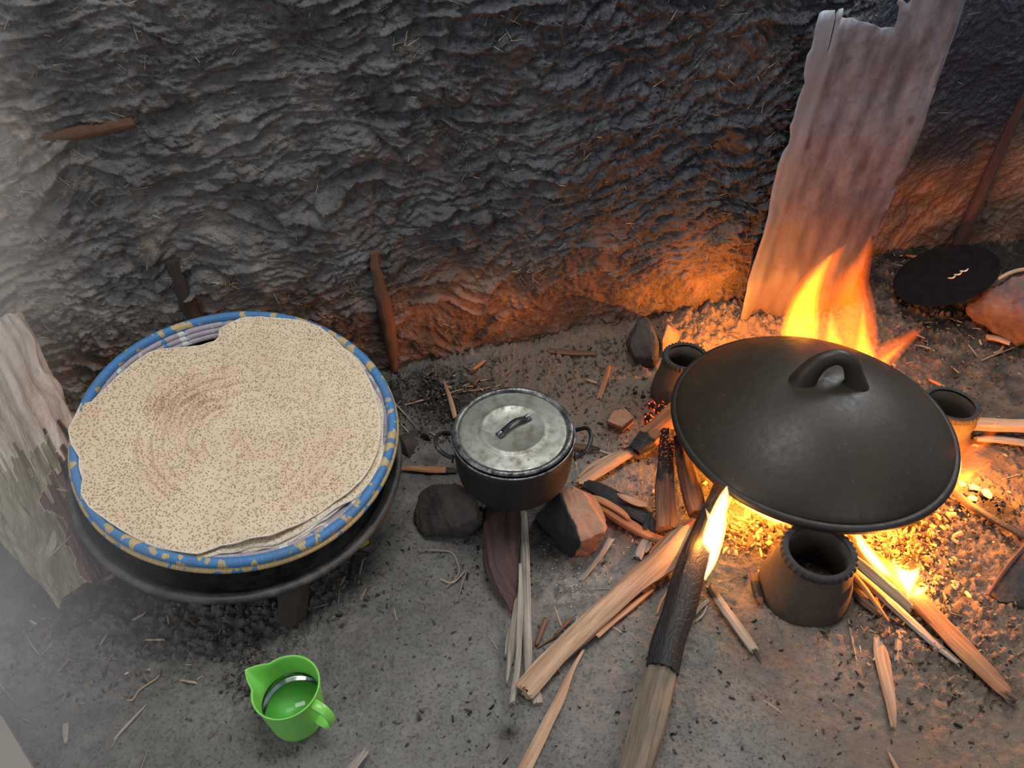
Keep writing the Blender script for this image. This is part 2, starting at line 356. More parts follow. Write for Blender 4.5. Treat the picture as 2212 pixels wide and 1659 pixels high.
def mat_wall():
    m = NT('sooty_mud_wall'); c = m.co(); b = m.noise(c, 40, 5, .65); d = m.noise(c, 190, 4, .6); a = m.noise(c, 8, 4, .6)
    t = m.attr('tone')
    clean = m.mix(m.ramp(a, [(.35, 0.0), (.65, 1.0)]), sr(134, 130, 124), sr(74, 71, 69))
    soot_and_dim = m.mix(m.ramp(b, [(.35, 0.0), (.7, 1.0)]), sr(16, 19, 27), sr(68, 72, 82))
    col = m.mix(t, clean, soot_and_dim)
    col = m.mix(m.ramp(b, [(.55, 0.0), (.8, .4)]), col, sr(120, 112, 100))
    col = m.mix(m.attr('turn'), col, sr(34, 40, 56))  # bluish dimness of the far wall put into its colour
    col = m.mix(m.attr('red'), col, m.mix(m.ramp(a, [(.4, 0.0), (.6, 1.0)]), sr(138, 108, 88), sr(98, 78, 66)))
    col = m.mix(m.attr('dusty'), col, sr(158, 142, 124))
    col = m.mix(m.ramp(d, [(.55, 0.0), (.8, .6)]), col, sr(30, 28, 28))
    h = m.math('ADD', m.math('MULTIPLY', b, 1.3), m.math('MULTIPLY', d, .7))
    return m.done(col, m.math('SUBTRACT', .66, m.math('MULTIPLY', t, .18)), m.bump(h, .9, .007), Specular_IOR_Level=.65)
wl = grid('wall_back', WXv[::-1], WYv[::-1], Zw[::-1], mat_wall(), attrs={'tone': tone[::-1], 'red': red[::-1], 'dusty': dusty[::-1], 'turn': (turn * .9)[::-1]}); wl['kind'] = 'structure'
def WP(px, py, off=.0): return onplane(px, py, WN, WD - off)          # a spot on the main wall
def WR(px, py, off=.0): return onplane(px, py, (-.18, 1, 0), 1.785 - off)


# ================================================================== BIG OBJECTS
def quat_to(n): return Vector((0, 0, 1)).rotation_difference(Vector(n).normalized())

# ---------------- black pan under the basket
def mat_iron(name, c=(.022, .022, .023), r=.45, dust=.5):
    m = NT(name); o = m.co(); a = m.noise(o, 22, 6, .65); b = m.noise(o, 180, 4, .6)
    col = m.mix(m.ramp(a, [(.4, 0.0), (.75, dust)]), c, sr(120, 116, 110)); col = m.mix(m.ramp(b, [(.6, 0.0), (.8, dust)]), col, sr(140, 135, 128))
    return m.done(col, m.ramp(a, [(.3, r), (.7, r + .25)]), m.bump(m.math('ADD', a, m.math('MULTIPLY', b, .4)), .35, .002), Specular_IOR_Level=.5)
M['iron'] = mat_iron('blackened_pan_metal')
PN = Vector((.19, -.14, 1)).normalized()
pan = empty('metal_pan', (-.525, 1.000, .20), 'wide shallow soot-black metal pan with rolled rim underneath the bread basket', 'pan', rot=quat_to(PN))
lathe('basin', [(.0, -.052), (.20, -.052), (.235, -.046), (.265, -.028), (.288, -.004), (.291, -.002), (.268, -.024), (.236, -.041), (.20, -.047), (.0, -.047)], M['iron'], pan, cap=False)
lathe('rim', [(.297 + .0075 * math.cos(a), .0075 * math.sin(a)) for a in np.linspace(-math.pi, math.pi, 13)], M['iron'], pan, cap=False,
      wob=lambda t, i, r: (r + .0012 * math.sin(3 * t + 1), .0015 * math.sin(2 * t)))

# ---------------- woven basket
def mat_wrap(name, base, alt, amount, seed, third=None):
    m = NT(name); uv = m.n('ShaderNodeTexCoord', out='UV'); o = m.co()
    w = m.noise(m.co(scale=(46, 60, 1), src=uv), 1, 3, .6)
    w = m.noise(m.n('ShaderNodeMapping', {'Vector': uv, 'Scale': (80, 30, 1), 'Location': (seed, seed, 0)}), 1, 2, .4)
    f = m.ramp(w, [(amount, 0.0), (amount + .012, 1.0)])
    th = m.n('ShaderNodeTexWave', {'Vector': uv, 'Scale': 150.0, 'Distortion': .5, 'Detail': 1.0}, out=1, wave_type='BANDS', bands_direction='X')
    fine = m.noise(m.co(scale=(900, 60, 1), src=uv), 1, 3)
    col = m.mix(f, base, alt)
    if third: col = m.mix(m.ramp(m.noise(m.n('ShaderNodeMapping', {'Vector': uv, 'Scale': (60, 30, 1), 'Location': (seed + 4, 2, 0)}), 1, 2), [(.58, 0.0), (.6, 1.0)]), col, third)
    col = m.mix(m.ramp(fine, [(.45, 0.0), (.75, .5)]), col, tuple(x * .45 for x in base))
    col = m.mix(m.ramp(m.noise(o, 25, 4), [(.5, 0.0), (.75, .35)]), col, sr(90, 92, 90))
    return m.done(col, .55, m.bump(m.math('ADD', th, fine), .5, .0012))
BLUE, STRAW, LILAC = sr(70, 128, 182), sr(196, 170, 118), sr(172, 160, 170)
M['w_rim'] = mat_wrap('blue_wrapped_coil', BLUE, STRAW, .56, 3.0)
M['w_out'] = mat_wrap('straw_wrapped_coil', STRAW, BLUE, .60, 9.0)
M['w_in'] = mat_wrap('lilac_wrapped_coil', LILAC, BLUE, .60, 5.0, sr(214, 212, 208))
M['w_dark'] = mat_wrap('grimy_outer_coil', sr(56, 54, 46), sr(120, 100, 52), .55, 7.0)
BN = Vector((.20, -.20, 1)).normalized(); BC = Vector((-.515, 1.013, .27))
bq = quat_to(BN)
bas = empty('bread_basket', BC, 'round coiled straw basket with blue and straw-yellow rim holding the flatbreads', 'basket', rot=bq)
def coil(name, R, z, r, mat, par=bas):
    return lathe(name, [(R + r * math.cos(a), z + r * math.sin(a)) for a in np.linspace(-math.pi, math.pi, 13)], mat, par, n=160, cap=False,
          wob=lambda t, i, rr: (rr + .0018 * math.sin(2 * t + .7) + .0010 * math.sin(5 * t), .0012 * math.sin(3 * t)))
coil('rim', .281, .0, .0092, M['w_rim'])
coil('outer_coil', .2875, -.0115, .0075, M['w_out'])
for k in range(3): coil('inner_coil', .269 - .007 * k, -.008 - .008 * k, .0062, M['w_in'])
for k in range(4): coil('side_coil', .279 - .011 * k, -.026 - .0105 * k, .0072, M['w_dark'])
lathe('base', [(.0, -.066), (.245, -.066), (.256, -.058), (.250, -.050), (.0, -.052)], M['w_dark'], bas, cap=False)

# ---------------- injera flatbreads (outline read in the basket's own plane)
def mat_injera():
    m = NT('flatbread'); c = m.co(); a = m.noise(c, 9, 5, .6); b = m.noise(c, 60, 4, .6)
    wv = m.n('ShaderNodeVectorMath', {0: c, 1: m.n('ShaderNodeVectorMath', {0: m.noise(c, 45, 3, out=1), 'Scale': .005}, operation='SCALE')}, operation='ADD')
    v1 = m.vor(wv, 225, rnd=.9); v2 = m.vor(wv, 118, rnd=1.0)
    size = m.math('ADD', m.math('MULTIPLY', m.noise(c, 14, 3), .35), .22)
    holes = m.ramp(m.math('SUBTRACT', v1, m.math('MULTIPLY', size, .52)), [(.07, 1.0), (.17, 0.0)])
    big = m.ramp(m.math('SUBTRACT', v2, m.math('MULTIPLY', size, .30)), [(.03, 1.0), (.09, 0.0)])
    hole = m.math('MAXIMUM', m.math('MULTIPLY', holes, .72), m.math('MULTIPLY', big, .85))
    col = m.mix(m.ramp(a, [(.3, 0.0), (.7, 1.0)]), sr(222, 202, 172), sr(208, 184, 150))
    col = m.mix(m.ramp(b, [(.5, 0.0), (.8, .35)]), col, sr(232, 218, 196))
    col = m.mix(hole, col, sr(138, 106, 76))
    col = m.mix(m.attr('edge'), col, sr(228, 220, 205))
    h = m.math('ADD', m.math('MULTIPLY', m.math('SUBTRACT', 1.0, hole), 1.0), m.math('MULTIPLY', b, .8))
    return m.done(col, .7, m.bump(h, .55, .0018), Subsurface_Weight=.08, Subsurface_Radius=(.01, .006, .003), Specular_IOR_Level=.3)
M['injera'] = mat_injera()
def inplane(px, py, dz=0.0):
    p = onplane(px, py, tuple(BN), BC.dot(BN) + dz); return bq.inverted() @ (p - BC)
OUT = [(474, 712), (500, 700), (530, 688), (560, 685), (600, 690), (640, 697), (690, 712), (735, 743), (770, 778), (797, 820), (814, 870), (822, 930), (816, 975), (800, 1012), (770, 1050), (722, 1085),
       (672, 1117), (622, 1145), (590, 1162), (540, 1168), (480, 1180), (428, 1200), (380, 1192), (330, 1176), (270, 1152), (225, 1122), (192, 1096), (176, 1070), (180, 1040), (172, 1012), (172, 990),
       (155, 962), (151, 938), (161, 908), (176, 874), (197, 872), (215, 855), (240, 830), (280, 795), (330, 765), (380, 752), (430, 742), (462, 736), (474, 728)]
PO = [inplane(x, y, .004) for x, y in OUT]; c0 = inplane(500, 940, .004)
th_o = np.array([math.atan2(p.y - c0.y, p.x - c0.x) for p in PO]); r_o = np.array([math.hypot(p.x - c0.x, p.y - c0.y) for p in PO])
o_ = np.argsort(th_o); th_o, r_o = th_o[o_], r_o[o_]
def injera(name, zoff, scale, dx, dy, label, seed, top=False, curl=.006, thick=.0035, ang=0.0):
    nr, na = (150, 420) if top else (26, 260)
    T = np.linspace(0, 2 * np.pi, na, endpoint=False); Tm = (T + np.pi) % (2 * np.pi) - np.pi
    RO = np.interp(Tm + ang, th_o, r_o, period=2 * np.pi) * scale * (1 + (0 if top else .02) * fbm(np.cos(T) * 3 + seed, np.sin(T) * 3, 3, seed))
    u = np.linspace(0, 1, nr) ** .8; U, TT = np.meshgrid(u, T, indexing='ij'); R = U * RO[None, :]
    Xi = c0.x + dx + R * np.cos(TT); Yi = c0.y + dy + R * np.sin(TT)
    rr = np.hypot(Xi, Yi); Zi = zoff + 0 * Xi
    Zi = Zi + fbm(Xi * 7 + 1, Yi * 7, 3, 1) * .0035
    if top:
        # batter poured in a spiral: low arcs round a point left of the middle
        q = inplane(530, 945); d = np.hypot(Xi - q.x, (Yi - q.y) * 1.05); aa = np.arctan2(Yi - q.y, Xi - q.x)
        side = np.clip(np.cos(aa - math.radians(158)), 0, 1) ** 1.2 + .28 * np.clip(np.cos(aa - math.radians(-10)), 0, 1)
        rp = (d + .013 * fbm(Xi * 8, Yi * 8, 3, 3)) * 270 + aa * .9
        Zi = Zi + side * sm(.05, .09, d) * sm(.225, .17, d) * .0060 * (np.sin(rp) - .4 * np.sin(2 * rp + .6)) * (1 + .9 * fbm(Xi * 14, Yi * 14, 2, 7))
        Zi = Zi + .0020 * np.exp(-((d - .045) / .008) ** 2) * np.clip(np.cos(aa + 2.3), 0, 1)
        Zi = Zi + fbm(Xi * 60, Yi * 60, 3, 9) * .0008 + fbm(Xi * 25, Yi * 25, 3, 10) * .0012
        w = sm(.86, 1.0, U)
        Zi = Zi + w * (.0060 * np.sin(TT * 5 + 1.1) + .004 * np.sin(TT * 11 + .4)) * (.4 + .6 * np.cos(TT + 1.6) ** 2) + w * .004
        e = inplane(160, 935); Zi = Zi + np.exp(-(((Xi - e.x) ** 2 + (Yi - e.y) ** 2) / .035 ** 2)) * .010
    else:
        w = sm(.90, 1.0, U); Zi = Zi - .006 * (1 - sm(.86, .97, U)) + w * (curl * np.sin(TT * 4 + seed) * .5 + .0025 * np.sin(TT * 13 + seed))
    V = [(a, b, c) for a, b, c in zip(Xi.ravel(), Yi.ravel(), Zi.ravel())]
    F = []
    for i in range(nr - 1):
        for j in range(na):
            k = (j + 1) % na; a = (i * na + j, (i + 1) * na + j, (i + 1) * na + k, i * na + k)
            F.append(a if i else (i * na + j, (i + 1) * na + j, (i + 1) * na + k))
    o = mesh(name, V, F, M['injera'], None, attrs={'edge': (sm(.985, 1.0, U) * .8).ravel()})
    md = o.modifiers.new('thickness', 'SOLIDIFY'); md.thickness = thick; md.offset = -1
    o.location = BC; o.rotation_mode = 'QUATERNION'; o.rotation_quaternion = bq
    return tag(o, label, 'flatbread', 'flatbreads stacked in the basket')
injera('injera', .004, 1.0, 0, 0, 'pitted cream flatbread with spiral ridges lying topmost on the basket stack', 1, True)
DXY = [(.006, -.004, 1.02, .03), (.010, -.008, 1.02, -.03), (.007, -.011, 1.03, .05), (.010, -.006, 1.02, .0), (.004, -.006, 1.01, .04)]
rest = [('second flatbread of the stack, its edge peeping out directly below the topmost', .004, .003, -.002, 1.0), ('third flatbread down the basket stack, showing only a thin cream edge', .005, .002, .012, 1.005),
        ('fourth flatbread down the basket stack, brownish edge on the pot side', .008, -.001, .01, 1.0), ('fifth flatbread down the basket stack, nearly hidden cream edge', .010, .002, .016, .985),
        ('flatbread lying at the very bottom of the basket stack', .006, -.002, .0, .965)]
for k, (lb, dx, dy, an, sc_) in enumerate(rest):
    dx, dy, sc_, an = DXY[k]; injera('injera', -.0012 - .0052 * k, sc_ - .006 * k, dx, dy, lb, 3 + k, False, .003, .003, an)

# ---------------- clay griddle on its three stands
def mat_clay(name, c1, c2, rough=.5, warm=None):
    m = NT(name); c = m.co(); a = m.noise(c, 7, 6, .6); b = m.noise(c, 60, 5, .65); d = m.noise(c, 300, 3)
    col = m.mix(m.ramp(a, [(.3, 0.0), (.7, 1.0)]), c1, c2)
    col = m.mix(m.ramp(b, [(.5, 0.0), (.75, .4)]), col, tuple(x * .5 for x in c1))
    sp = m.ramp(m.vor(c, 38), [(.03, 1.0), (.05, 0.0)]); col = m.mix(m.math('MULTIPLY', sp, .5), col, sr(130, 125, 115))
    if warm: col = m.mix(m.attr('worn'), col, warm)
    return m.done(col, m.ramp(b, [(.3, rough), (.8, rough + .2)]), m.bump(m.math('ADD', m.math('MULTIPLY', a, 1.2), m.math('ADD', m.math('MULTIPLY', b, .5), m.math('MULTIPLY', d, .15))), .35, .003), Specular_IOR_Level=.4)
M['lid'] = mat_clay('smoked_clay_lid', sr(42, 35, 27), sr(56, 48, 36), .40)
M['plate'] = mat_clay('smoked_clay_plate', sr(34, 29, 26), sr(44, 38, 34), .45)
M['stand'] = mat_clay('smoked_clay_stand', sr(86, 72, 60), sr(64, 54, 46), .7)
M['stand_rim'] = mat_clay('smoked_clay_rim', sr(44, 41, 40), sr(62, 58, 55), .7)
MC = Vector((.631, 1.122, .13))
gr = empty('clay_griddle', MC, 'large round black clay griddle plate resting on three clay stands over the fire', 'griddle')
lathe('plate', [(.0, -.004), (.20, -.003), (.262, .0), (.281, .002), (.2895, .009), (.2915, .017), (.288, .0235), (.280, .024), (.272, .018), (.262, .015), (.0, .014)], M['plate'], gr, n=160, cap=False,
      wob=lambda t, i, r: (r + .0015 * math.sin(3 * t) * r * 3, 0))
lid = empty('griddle_lid', MC + Vector((-.001, .002, .0165)), 'domed dark clay lid with a loop handle covering the griddle plate', 'lid')
LP = [(.0, .119), (.03, .118), (.06, .1145), (.10, .106), (.14, .093), (.18, .076), (.22, .0535), (.25, .034), (.27, .0185), (.279, .009), (.2815, .003), (.279, .0), (.27, .0), (.22, .043), (.1, .096), (.0, .108)]
lathe('dome', LP, M['lid'], lid, n=160, cap=False, wob=lambda t, i, r: (r * (1 + .004 * math.sin(2 * t + 1) + .002 * math.sin(5 * t)), .0015 * math.sin(3 * t + i * .4) * (r > .02) * (r < .25)))
hx, hy = .010, -.005
pts = [(-.052, 0, .098), (-.046, 0, .132), (-.028, .002, .162), (.000, .003, .175), (.026, .001, .164), (.042, -.002, .134), (.056, -.004, .096)]
tube('loop_handle', [(hx + a, hy + b - .1 * a, c) for a, b, c in pts], [.032, .024, .0195, .0165, .0165, .0185, .026], M['lid'], lid, n=24, flat=.9, up=(0, 1, 0))

def stand(cx, cy, rt, rb, label, seed, notch=True, h=.1295, ring=True):
    e = empty('clay_stand', (cx, cy, 0), label, 'stand', 'hollow clay stands under the griddle')
    prof = [(rb * .97, 0), (rb, .006), (rb * .99, .022), (rb * .95, h * .34), (rb * .86, h * .52), (rt * 1.12, h * .70), (rt * 1.02, h * .84), (rt * 1.02, h * .93)]
    prof += [(rt * .86, h * .93), (rt * .86, h * .7), (rb * .74, h * .45), (rb * .86, h * .1), (rb * .84, .004)]
    lathe('body', prof, M['stand'], e, n=96, cap=False, wob=lambda t, i, r: (r * (1 + .02 * math.sin(2 * t + seed) + .008 * math.sin(5 * t + seed)), 0))
    lathe('notched_rim', [(rt * .86, h * .90), (rt * 1.03, h * .88), (rt * 1.075, h * .93), (rt * 1.06, h * .98), (rt * 1.0, h), (rt * .92, h), (rt * .86, h * .98)], M['stand_rim'], e, n=220, cap=False,
          wob=lambda t, i, r: (r * (1 + .02 * math.sin(2 * t + seed)) + (.0014 * max(math.sin(34 * t), -.3) if i in (1, 2, 3) else 0), (.0012 * math.sin(34 * t) if i in (3, 4) else 0)))
    return e
stand(.554, .8065, .0625, .084, 'flared clay stand in front of the griddle, nearest the bare floor', 1.0)
stand(.418, 1.372, .050, .070, 'flared clay stand behind the griddle, beside the dark dusty stone', 2.0)
stand(.970, 1.190, .055, .068, 'flared clay stand behind the griddle next to the pale split firewood', 3.0)

# ---------------- cooking pot with lid
def mat_alu():
    m = NT('dull_aluminium'); c = m.co(); a = m.noise(c, 11, 5, .6); b = m.noise(c, 45, 5, .65)
    sc_ = m.noise(m.co(scale=(30, 900, 30), rot=(0, 0, .7)), 1, 2)
    col = m.mix(m.ramp(a, [(.3, 0.0), (.7, 1.0)]), sr(176, 180, 172), sr(148, 148, 132))
    col = m.mix(m.ramp(b, [(.44, 0.0), (.68, .85)]), col, sr(108, 102, 82))
    st = m.ramp(m.noise(m.n('ShaderNodeMapping', {'Vector': m.n('ShaderNodeTexCoord', out='Object'), 'Location': (3, 1, 0)}), 24, 2), [(.70, 0.0), (.72, 1.0)])
    col = m.mix(m.math('MULTIPLY', st, .8), col, sr(140, 92, 40))
    return m.done(col, m.ramp(b, [(.3, .36), (.7, .6)]), m.bump(m.math('ADD', a, m.math('MULTIPLY', sc_, .2)), .2, .001), Metallic=.55)
M['alu'] = mat_alu()
M['alu_edge'] = simple('worn_metal_edge', sr(150, 150, 148), sr(60, 60, 62), 60, .35, metallic=.8)
M['sootpot'] = simple('soot_blackened_metal', (.004, .005, .008), (.010, .0095, .011), 30, .55, .5, .001)
M['blackmetal'] = simple('black_wire', (.02, .02, .022), (.05, .05, .052), 60, .35, metallic=.5)
M['rivet'] = simple('shiny_rivet', sr(170, 175, 180), sr(110, 112, 115), 60, .25, metallic=.9)
PB = Vector((.001, 1.006, .127))
pot = empty('cooking_pot', PB, 'round soot-black cooking pot standing on stones between basket and griddle', 'pot')
lathe('body', [(.0, .0), (.088, .0), (.102, .006), (.1105, .020), (.1145, .045), (.1165, .09), (.118, .113), (.1165, .1145), (.1145, .112), (.112, .05), (.10, .008), (.0, .005)], M['sootpot'], pot, cap=False)
lathe('lip', [(.1175 + .0022 * math.cos(a), .1145 + .0022 * math.sin(a)) for a in np.linspace(-math.pi, math.pi, 9)], M['alu_edge'], pot, cap=False)
for sgn in (-1, 1):
    a0 = 0.0 if sgn > 0 else math.pi; ux, uy = math.cos(a0), math.sin(a0)
    def hp(out, tan, z): return (ux * (.116 + out) - uy * tan, uy * (.116 + out) + ux * tan, z)
    tube('loop_handle', [hp(-.002, -.034, .080), hp(.010, -.033, .084), hp(.026, -.024, .094), hp(.034, .0, .103), hp(.028, .024, .101), hp(.012, .032, .090), hp(-.002, .033, .084)], .0042, M['blackmetal'], pot, n=14)
    for t_ in (-.034, .033):
        lathe('rivet_plate', [(.0, 0), (.009, 0), (.008, .003), (.0, .004)], M['blackmetal'], pot, n=20, cap=False).matrix_local = \
            Matrix.Translation(hp(0.0, t_, .082)) @ Vector((ux, uy, 0)).to_track_quat('Z', 'Y').to_matrix().to_4x4()
LC = Vector((.0005, 1.010, .2455)); lq = quat_to((.0, .012, 1))
pl = empty('pot_lid', LC, 'flat dull aluminium lid with rolled edge lying on the black cooking pot', 'lid', rot=quat_to((0, -.035, 1)))
lathe('disc', [(.0, .0045), (.026, .0043), (.030, .0052), (.0555, .0050), (.0585, .0072), (.0625, .0075), (.066, .0048), (.070, .0038), (.100, .0020), (.1055, .0005), (.107, -.003), (.100, -.001), (.0, .001)], M['alu'], pl, n=128, cap=False)
lathe('rolled_edge', [(.1105 + .0062 * math.cos(a), .0020 + .0052 * math.sin(a)) for a in np.linspace(-math.pi, math.pi, 13)], M['alu_edge'], pl, n=128, cap=False,
      wob=lambda t, i, r: (r, .0008 * math.sin(4 * t + 2)))
hd = math.radians(39); hvx, hvy = math.cos(hd), math.sin(hd)
hpts = [(-.039, .0085), (-.030, .0085), (-.022, .014), (-.010, .0205), (.0, .022), (.010, .0205), (.022, .014), (.030, .0085), (.039, .0085)]
hs = tube('strap_handle', [(hvx * a + .002, hvy * a + .004, z) for a, z in hpts], [.0085, .0085, .0065, .0045, .0045, .0045, .0065, .0085, .0085], M['blackmetal'], pl, n=14, flat=.28)
for a in (-.034, .034):
    lathe('rivet', [(.0, .0045), (.003, .004), (.0055, .0), (.0055, -.004)], M['rivet'], hs, n=24, cap=False, loc=(hvx * a + .002, hvy * a + .004, .0125))

# ---------------- green jug
def mat_green():
    m = NT('green_plastic'); c = m.co(); a = m.noise(c, 30, 4)
    sm_ = m.ramp(m.noise(c, 55, 4, .6), [(.68, 0.0), (.78, .6)])
    col = m.mix(m.ramp(a, [(.3, 0.0), (.7, 1.0)]), sr(126, 206, 88), sr(138, 214, 100)); col = m.mix(sm_, col, sr(84, 140, 56))
    return m.done(col, .32, None, Subsurface_Weight=.35, Subsurface_Radius=(.012, .03, .008), Specular_IOR_Level=.5)
M['green'] = mat_green()
JC = Vector((-.372, .578, .001))
jug = empty('measuring_jug', JC, 'bright green plastic jug with pouring spout and side handle standing on bare floor', 'jug')
spa = math.radians(158); JH = .104
def jw(t, i, r):
    hh = prof_j[i][1] / JH; d = (t - spa + math.pi) % (2 * math.pi) - math.pi
    k = max(0.0, 1 - abs(d) / .46); k2 = k ** 1.15 * max(0, (hh - .62) / .38) ** 1.1
    return r + .0235 * k2, .002 * k2
prof_j = [(.0, 0), (.040, 0), (.0435, .002), (.0445, .006)] + [(.0445 + .0085 * q, JH * q) for q in np.linspace(.1, 1, 14)] + [(.0545, JH + .0008), (.0522, JH + .001)] + [(.0515 - .0085 * (1 - q), JH * q) for q in np.linspace(1, .08, 14)] + [(.040, .0045), (.0, .004)]
prof_j[17] = (.0530, JH - .0015)
lathe('body', prof_j, M['green'], jug, n=180, cap=False, wob=jw)
ja = math.radians(-27); jx, jy = math.cos(ja), math.sin(ja)
jp = [(.0505, .094), (.060, .0955), (.074, .090), (.082, .074), (.0815, .054), (.073, .040), (.060, .036), (.046, .036)]
tube('handle', [(jx * a, jy * a, z) for a, z in jp], [.0075] * 8, M['green'], jug, n=16, flat=.34, up=(jy, -jx, 0)) if False else None
def strap(name, pts, w, t, mat, par, side):
    S = catmull([list(p) for p in pts], 8); V, F = [], []; side = Vector(side)
    for i, s in enumerate(S):
        p = Vector(s); T = (Vector(S[min(i + 1, len(S) - 1)]) - Vector(S[max(i - 1, 0)])).normalized(); N_ = T.cross(side).normalized()
        for a, b in ((-1, -.5), (-.85, -1), (.85, -1), (1, -.5), (1, .5), (.85, 1), (-.85, 1), (-1, .5)): V.append(p + side * a * w / 2 + N_ * b * t / 2)
    for i in range(len(S) - 1):
        for j in range(8): F.append((i * 8 + j, i * 8 + (j + 1) % 8, (i + 1) * 8 + (j + 1) % 8, (i + 1) * 8 + j))
    F += [tuple(reversed(range(8))), tuple(range(len(V) - 8, len(V)))]
    return mesh(name, V, F, mat, par, sharp=40, fix=True)
strap('handle', [(jx * a, jy * a, z) for a, z in jp], .015, .0035, M['green'], jug, (-jy, jx, 0))
mw = NT('water'); mw.done((.75, .95, .78), .03, mw.bump(mw.noise(mw.co(), 60, 2), .05, .001), Transmission_Weight=1.0, IOR=1.33)
wt = lathe('water', [(.0, .0055), (.0405, .0055), (.0435, .02), (.0465, .060), (.0462, .0615), (.0, .0612)], mw.m, None, n=64, cap=False)
wt.location = JC; tag(wt, 'clear water standing inside the green plastic jug', 'water')

# ---------------- stones
def stone(pts, mat, label, cat='stone', seed=1, sub=4, amp=.004, soot=None, group=None, name='stone', smooth_it=2, par=None):
    bm = bmesh.new()
    for p in pts: bm.verts.new(p)
    r = bmesh.ops.convex_hull(bm, input=bm.verts[:]); bmesh.ops.delete(bm, geom=list({g for g in r['geom_interior'] if isinstance(g, bmesh.types.BMVert)}), context='VERTS')
    for _ in range(sub): 
        bmesh.ops.subdivide_edges(bm, edges=bm.edges[:], cuts=1, use_grid_fill=True)
        if _ == 1:
            for k in range(smooth_it): bmesh.ops.smooth_vert(bm, verts=bm.verts[:], factor=.35, use_axis_x=True, use_axis_y=True, use_axis_z=True)
    bmesh.ops.recalc_face_normals(bm, faces=bm.faces[:]); bm.normal_update()
    P = np.array([v.co[:] for v in bm.verts]); Nn = np.array([v.normal[:] for v in bm.verts])
    dd = fbm(P[:, 0] * 25 + P[:, 2] * 13, P[:, 1] * 25 - P[:, 2] * 17, 4, seed) * amp + fbm(P[:, 0] * 110 + P[:, 2] * 50, P[:, 1] * 110, 3, seed + 4) * amp * .3
    P = P + Nn * dd[:, None]; P[:, 2] = np.maximum(P[:, 2], .0)
    c = P.mean(0); c[2] = P[:, 2].min()
    F = [tuple(v.index for v in f.verts) for f in (bm.verts.index_update() or bm.faces)]
    s = np.zeros(len(P)) if soot is None else soot(P, Nn)
    bm.free(); o = mesh(name, P - c, F, mat, par, attrs={'soot': s}); o.location = c
    return tag(o, label, cat, group)
def gz(L): return [G(x, y, z) for x, y, z in L]
def soot_brick(P, Nn):
    e = G(1211, 1073, .11); f = G(1255, 1172, .10); d = np.array([f.x - e.x, f.y - e.y]); nn = np.array([d[1], -d[0]]) / np.linalg.norm(d)
    s_ = ((P[:, 0] - e.x) * nn[0] + (P[:, 1] - e.y) * nn[1]); s_ = s_ if nn[0] < 0 else -s_
    return np.clip(.62 + s_ * 45, 0, 1)
stone(gz([(1207, 1068, .115), (1240, 1050, .118), (1262, 1066, .112), (1309, 1147, .095), (1255, 1171, .100), (1158, 1119, .045), (1158, 1125, .0), (1228, 1203, .02), (1230, 1206, .0), (1288, 1180, .03), (1290, 1190, .0), (1300, 1080, .0), (1210, 1050, .0)]),
      M['brick'], 'reddish squared stone with one soot-black face propping the pot beside the firewood', seed=3, soot=soot_brick, smooth_it=0)
stone(gz([(925, 1050, .09), (985, 1040, .12), (1030, 1075, .12), (1040, 1120, .10), (985, 1140, .06), (900, 1095, .05), (890, 1130, .0), (915, 1165, .0), (1010, 1168, .0), (1046, 1150, .0), (905, 1060, .0), (1020, 1060, .0)]),
      M['rock'], 'dark grey rounded stone propping the pot on the side facing the basket', seed=5, soot=lambda P, Nn: np.clip(.1 + (P[:, 0] + .09) * 8, 0, .9))
stone(gz([(1318, 893, .0), (1325, 886, .03), (1350, 882, .032), (1370, 900, .03), (1367, 915, .0), (1345, 935, .0), (1342, 922, .03), (1312, 910, .028), (1312, 916, .0)]), M['brick'], 'small broken orange-lit stone chunk on the floor behind the stick fire', seed=7, smooth_it=0, amp=.002)
stone(gz([(1380, 690, .13), (1405, 686, .14), (1360, 740, .08), (1425, 735, .09), (1345, 745, .0), (1375, 795, .0), (1415, 800, .0), (1432, 745, .0), (1390, 680, .0), (1370, 770, .05), (1410, 775, .05)]), M['rock'], 'dark dusty pointed stone leaning at the foot of the mud wall', seed=9, soot=lambda P, Nn: P[:, 0] * 0 + .12)
stone(gz([(1440, 700, .10), (1470, 720, .05), (1475, 755, .0), (1430, 790, .0), (1425, 740, .07), (1455, 700, .0)]), M['brick'], 'light clay stone tucked between dark pointed stone and rear griddle stand', seed=11)
stone(gz([(1560, 702, .03), (1590, 718, .028), (1588, 730, .0), (1553, 726, .0), (1555, 722, .022), (1575, 700, .0)]), M['brick'], 'small flat clay lump on the rubble below the metal sheet', seed=12, smooth_it=0, amp=.001)
stone(gz([(2078, 668, .05), (2130, 620, .11), (2200, 590, .13), (2260, 600, .13), (2250, 690, .12), (2150, 680, .07), (2085, 682, .0), (2130, 705, .0), (2200, 755, .0), (2280, 760, .0), (2290, 600, .0), (2120, 620, .0), (2210, 640, .13)]),
      M['redrock'], 'large red-brown boulder beside the tilted black disc near the far wall', seed=13, amp=.007)
stone(gz([(872, 955, .03), (885, 990, .0), (905, 925, .0), (900, 965, .0), (862, 940, .0), (865, 975, .0)]), M['rock'], 'small grey wedge stone beside the blue basket rim', seed=15, smooth_it=0, amp=.002)
stone(gz([(915, 935, .02), (932, 953, .0), (905, 945, .0), (918, 928, .0), (925, 940, .018)]), M['rock'], 'small grey triangular stone between basket and pot', seed=16, smooth_it=0, amp=.0015)
stone(gz([(993, 868, .02), (1008, 866, .02), (1012, 880, .0), (992, 885, .0), (1000, 862, .0), (990, 872, .0)]), M['rock'], 'pale grey pebble against the back edge of the pot', seed=17, smooth_it=0, amp=.0015)

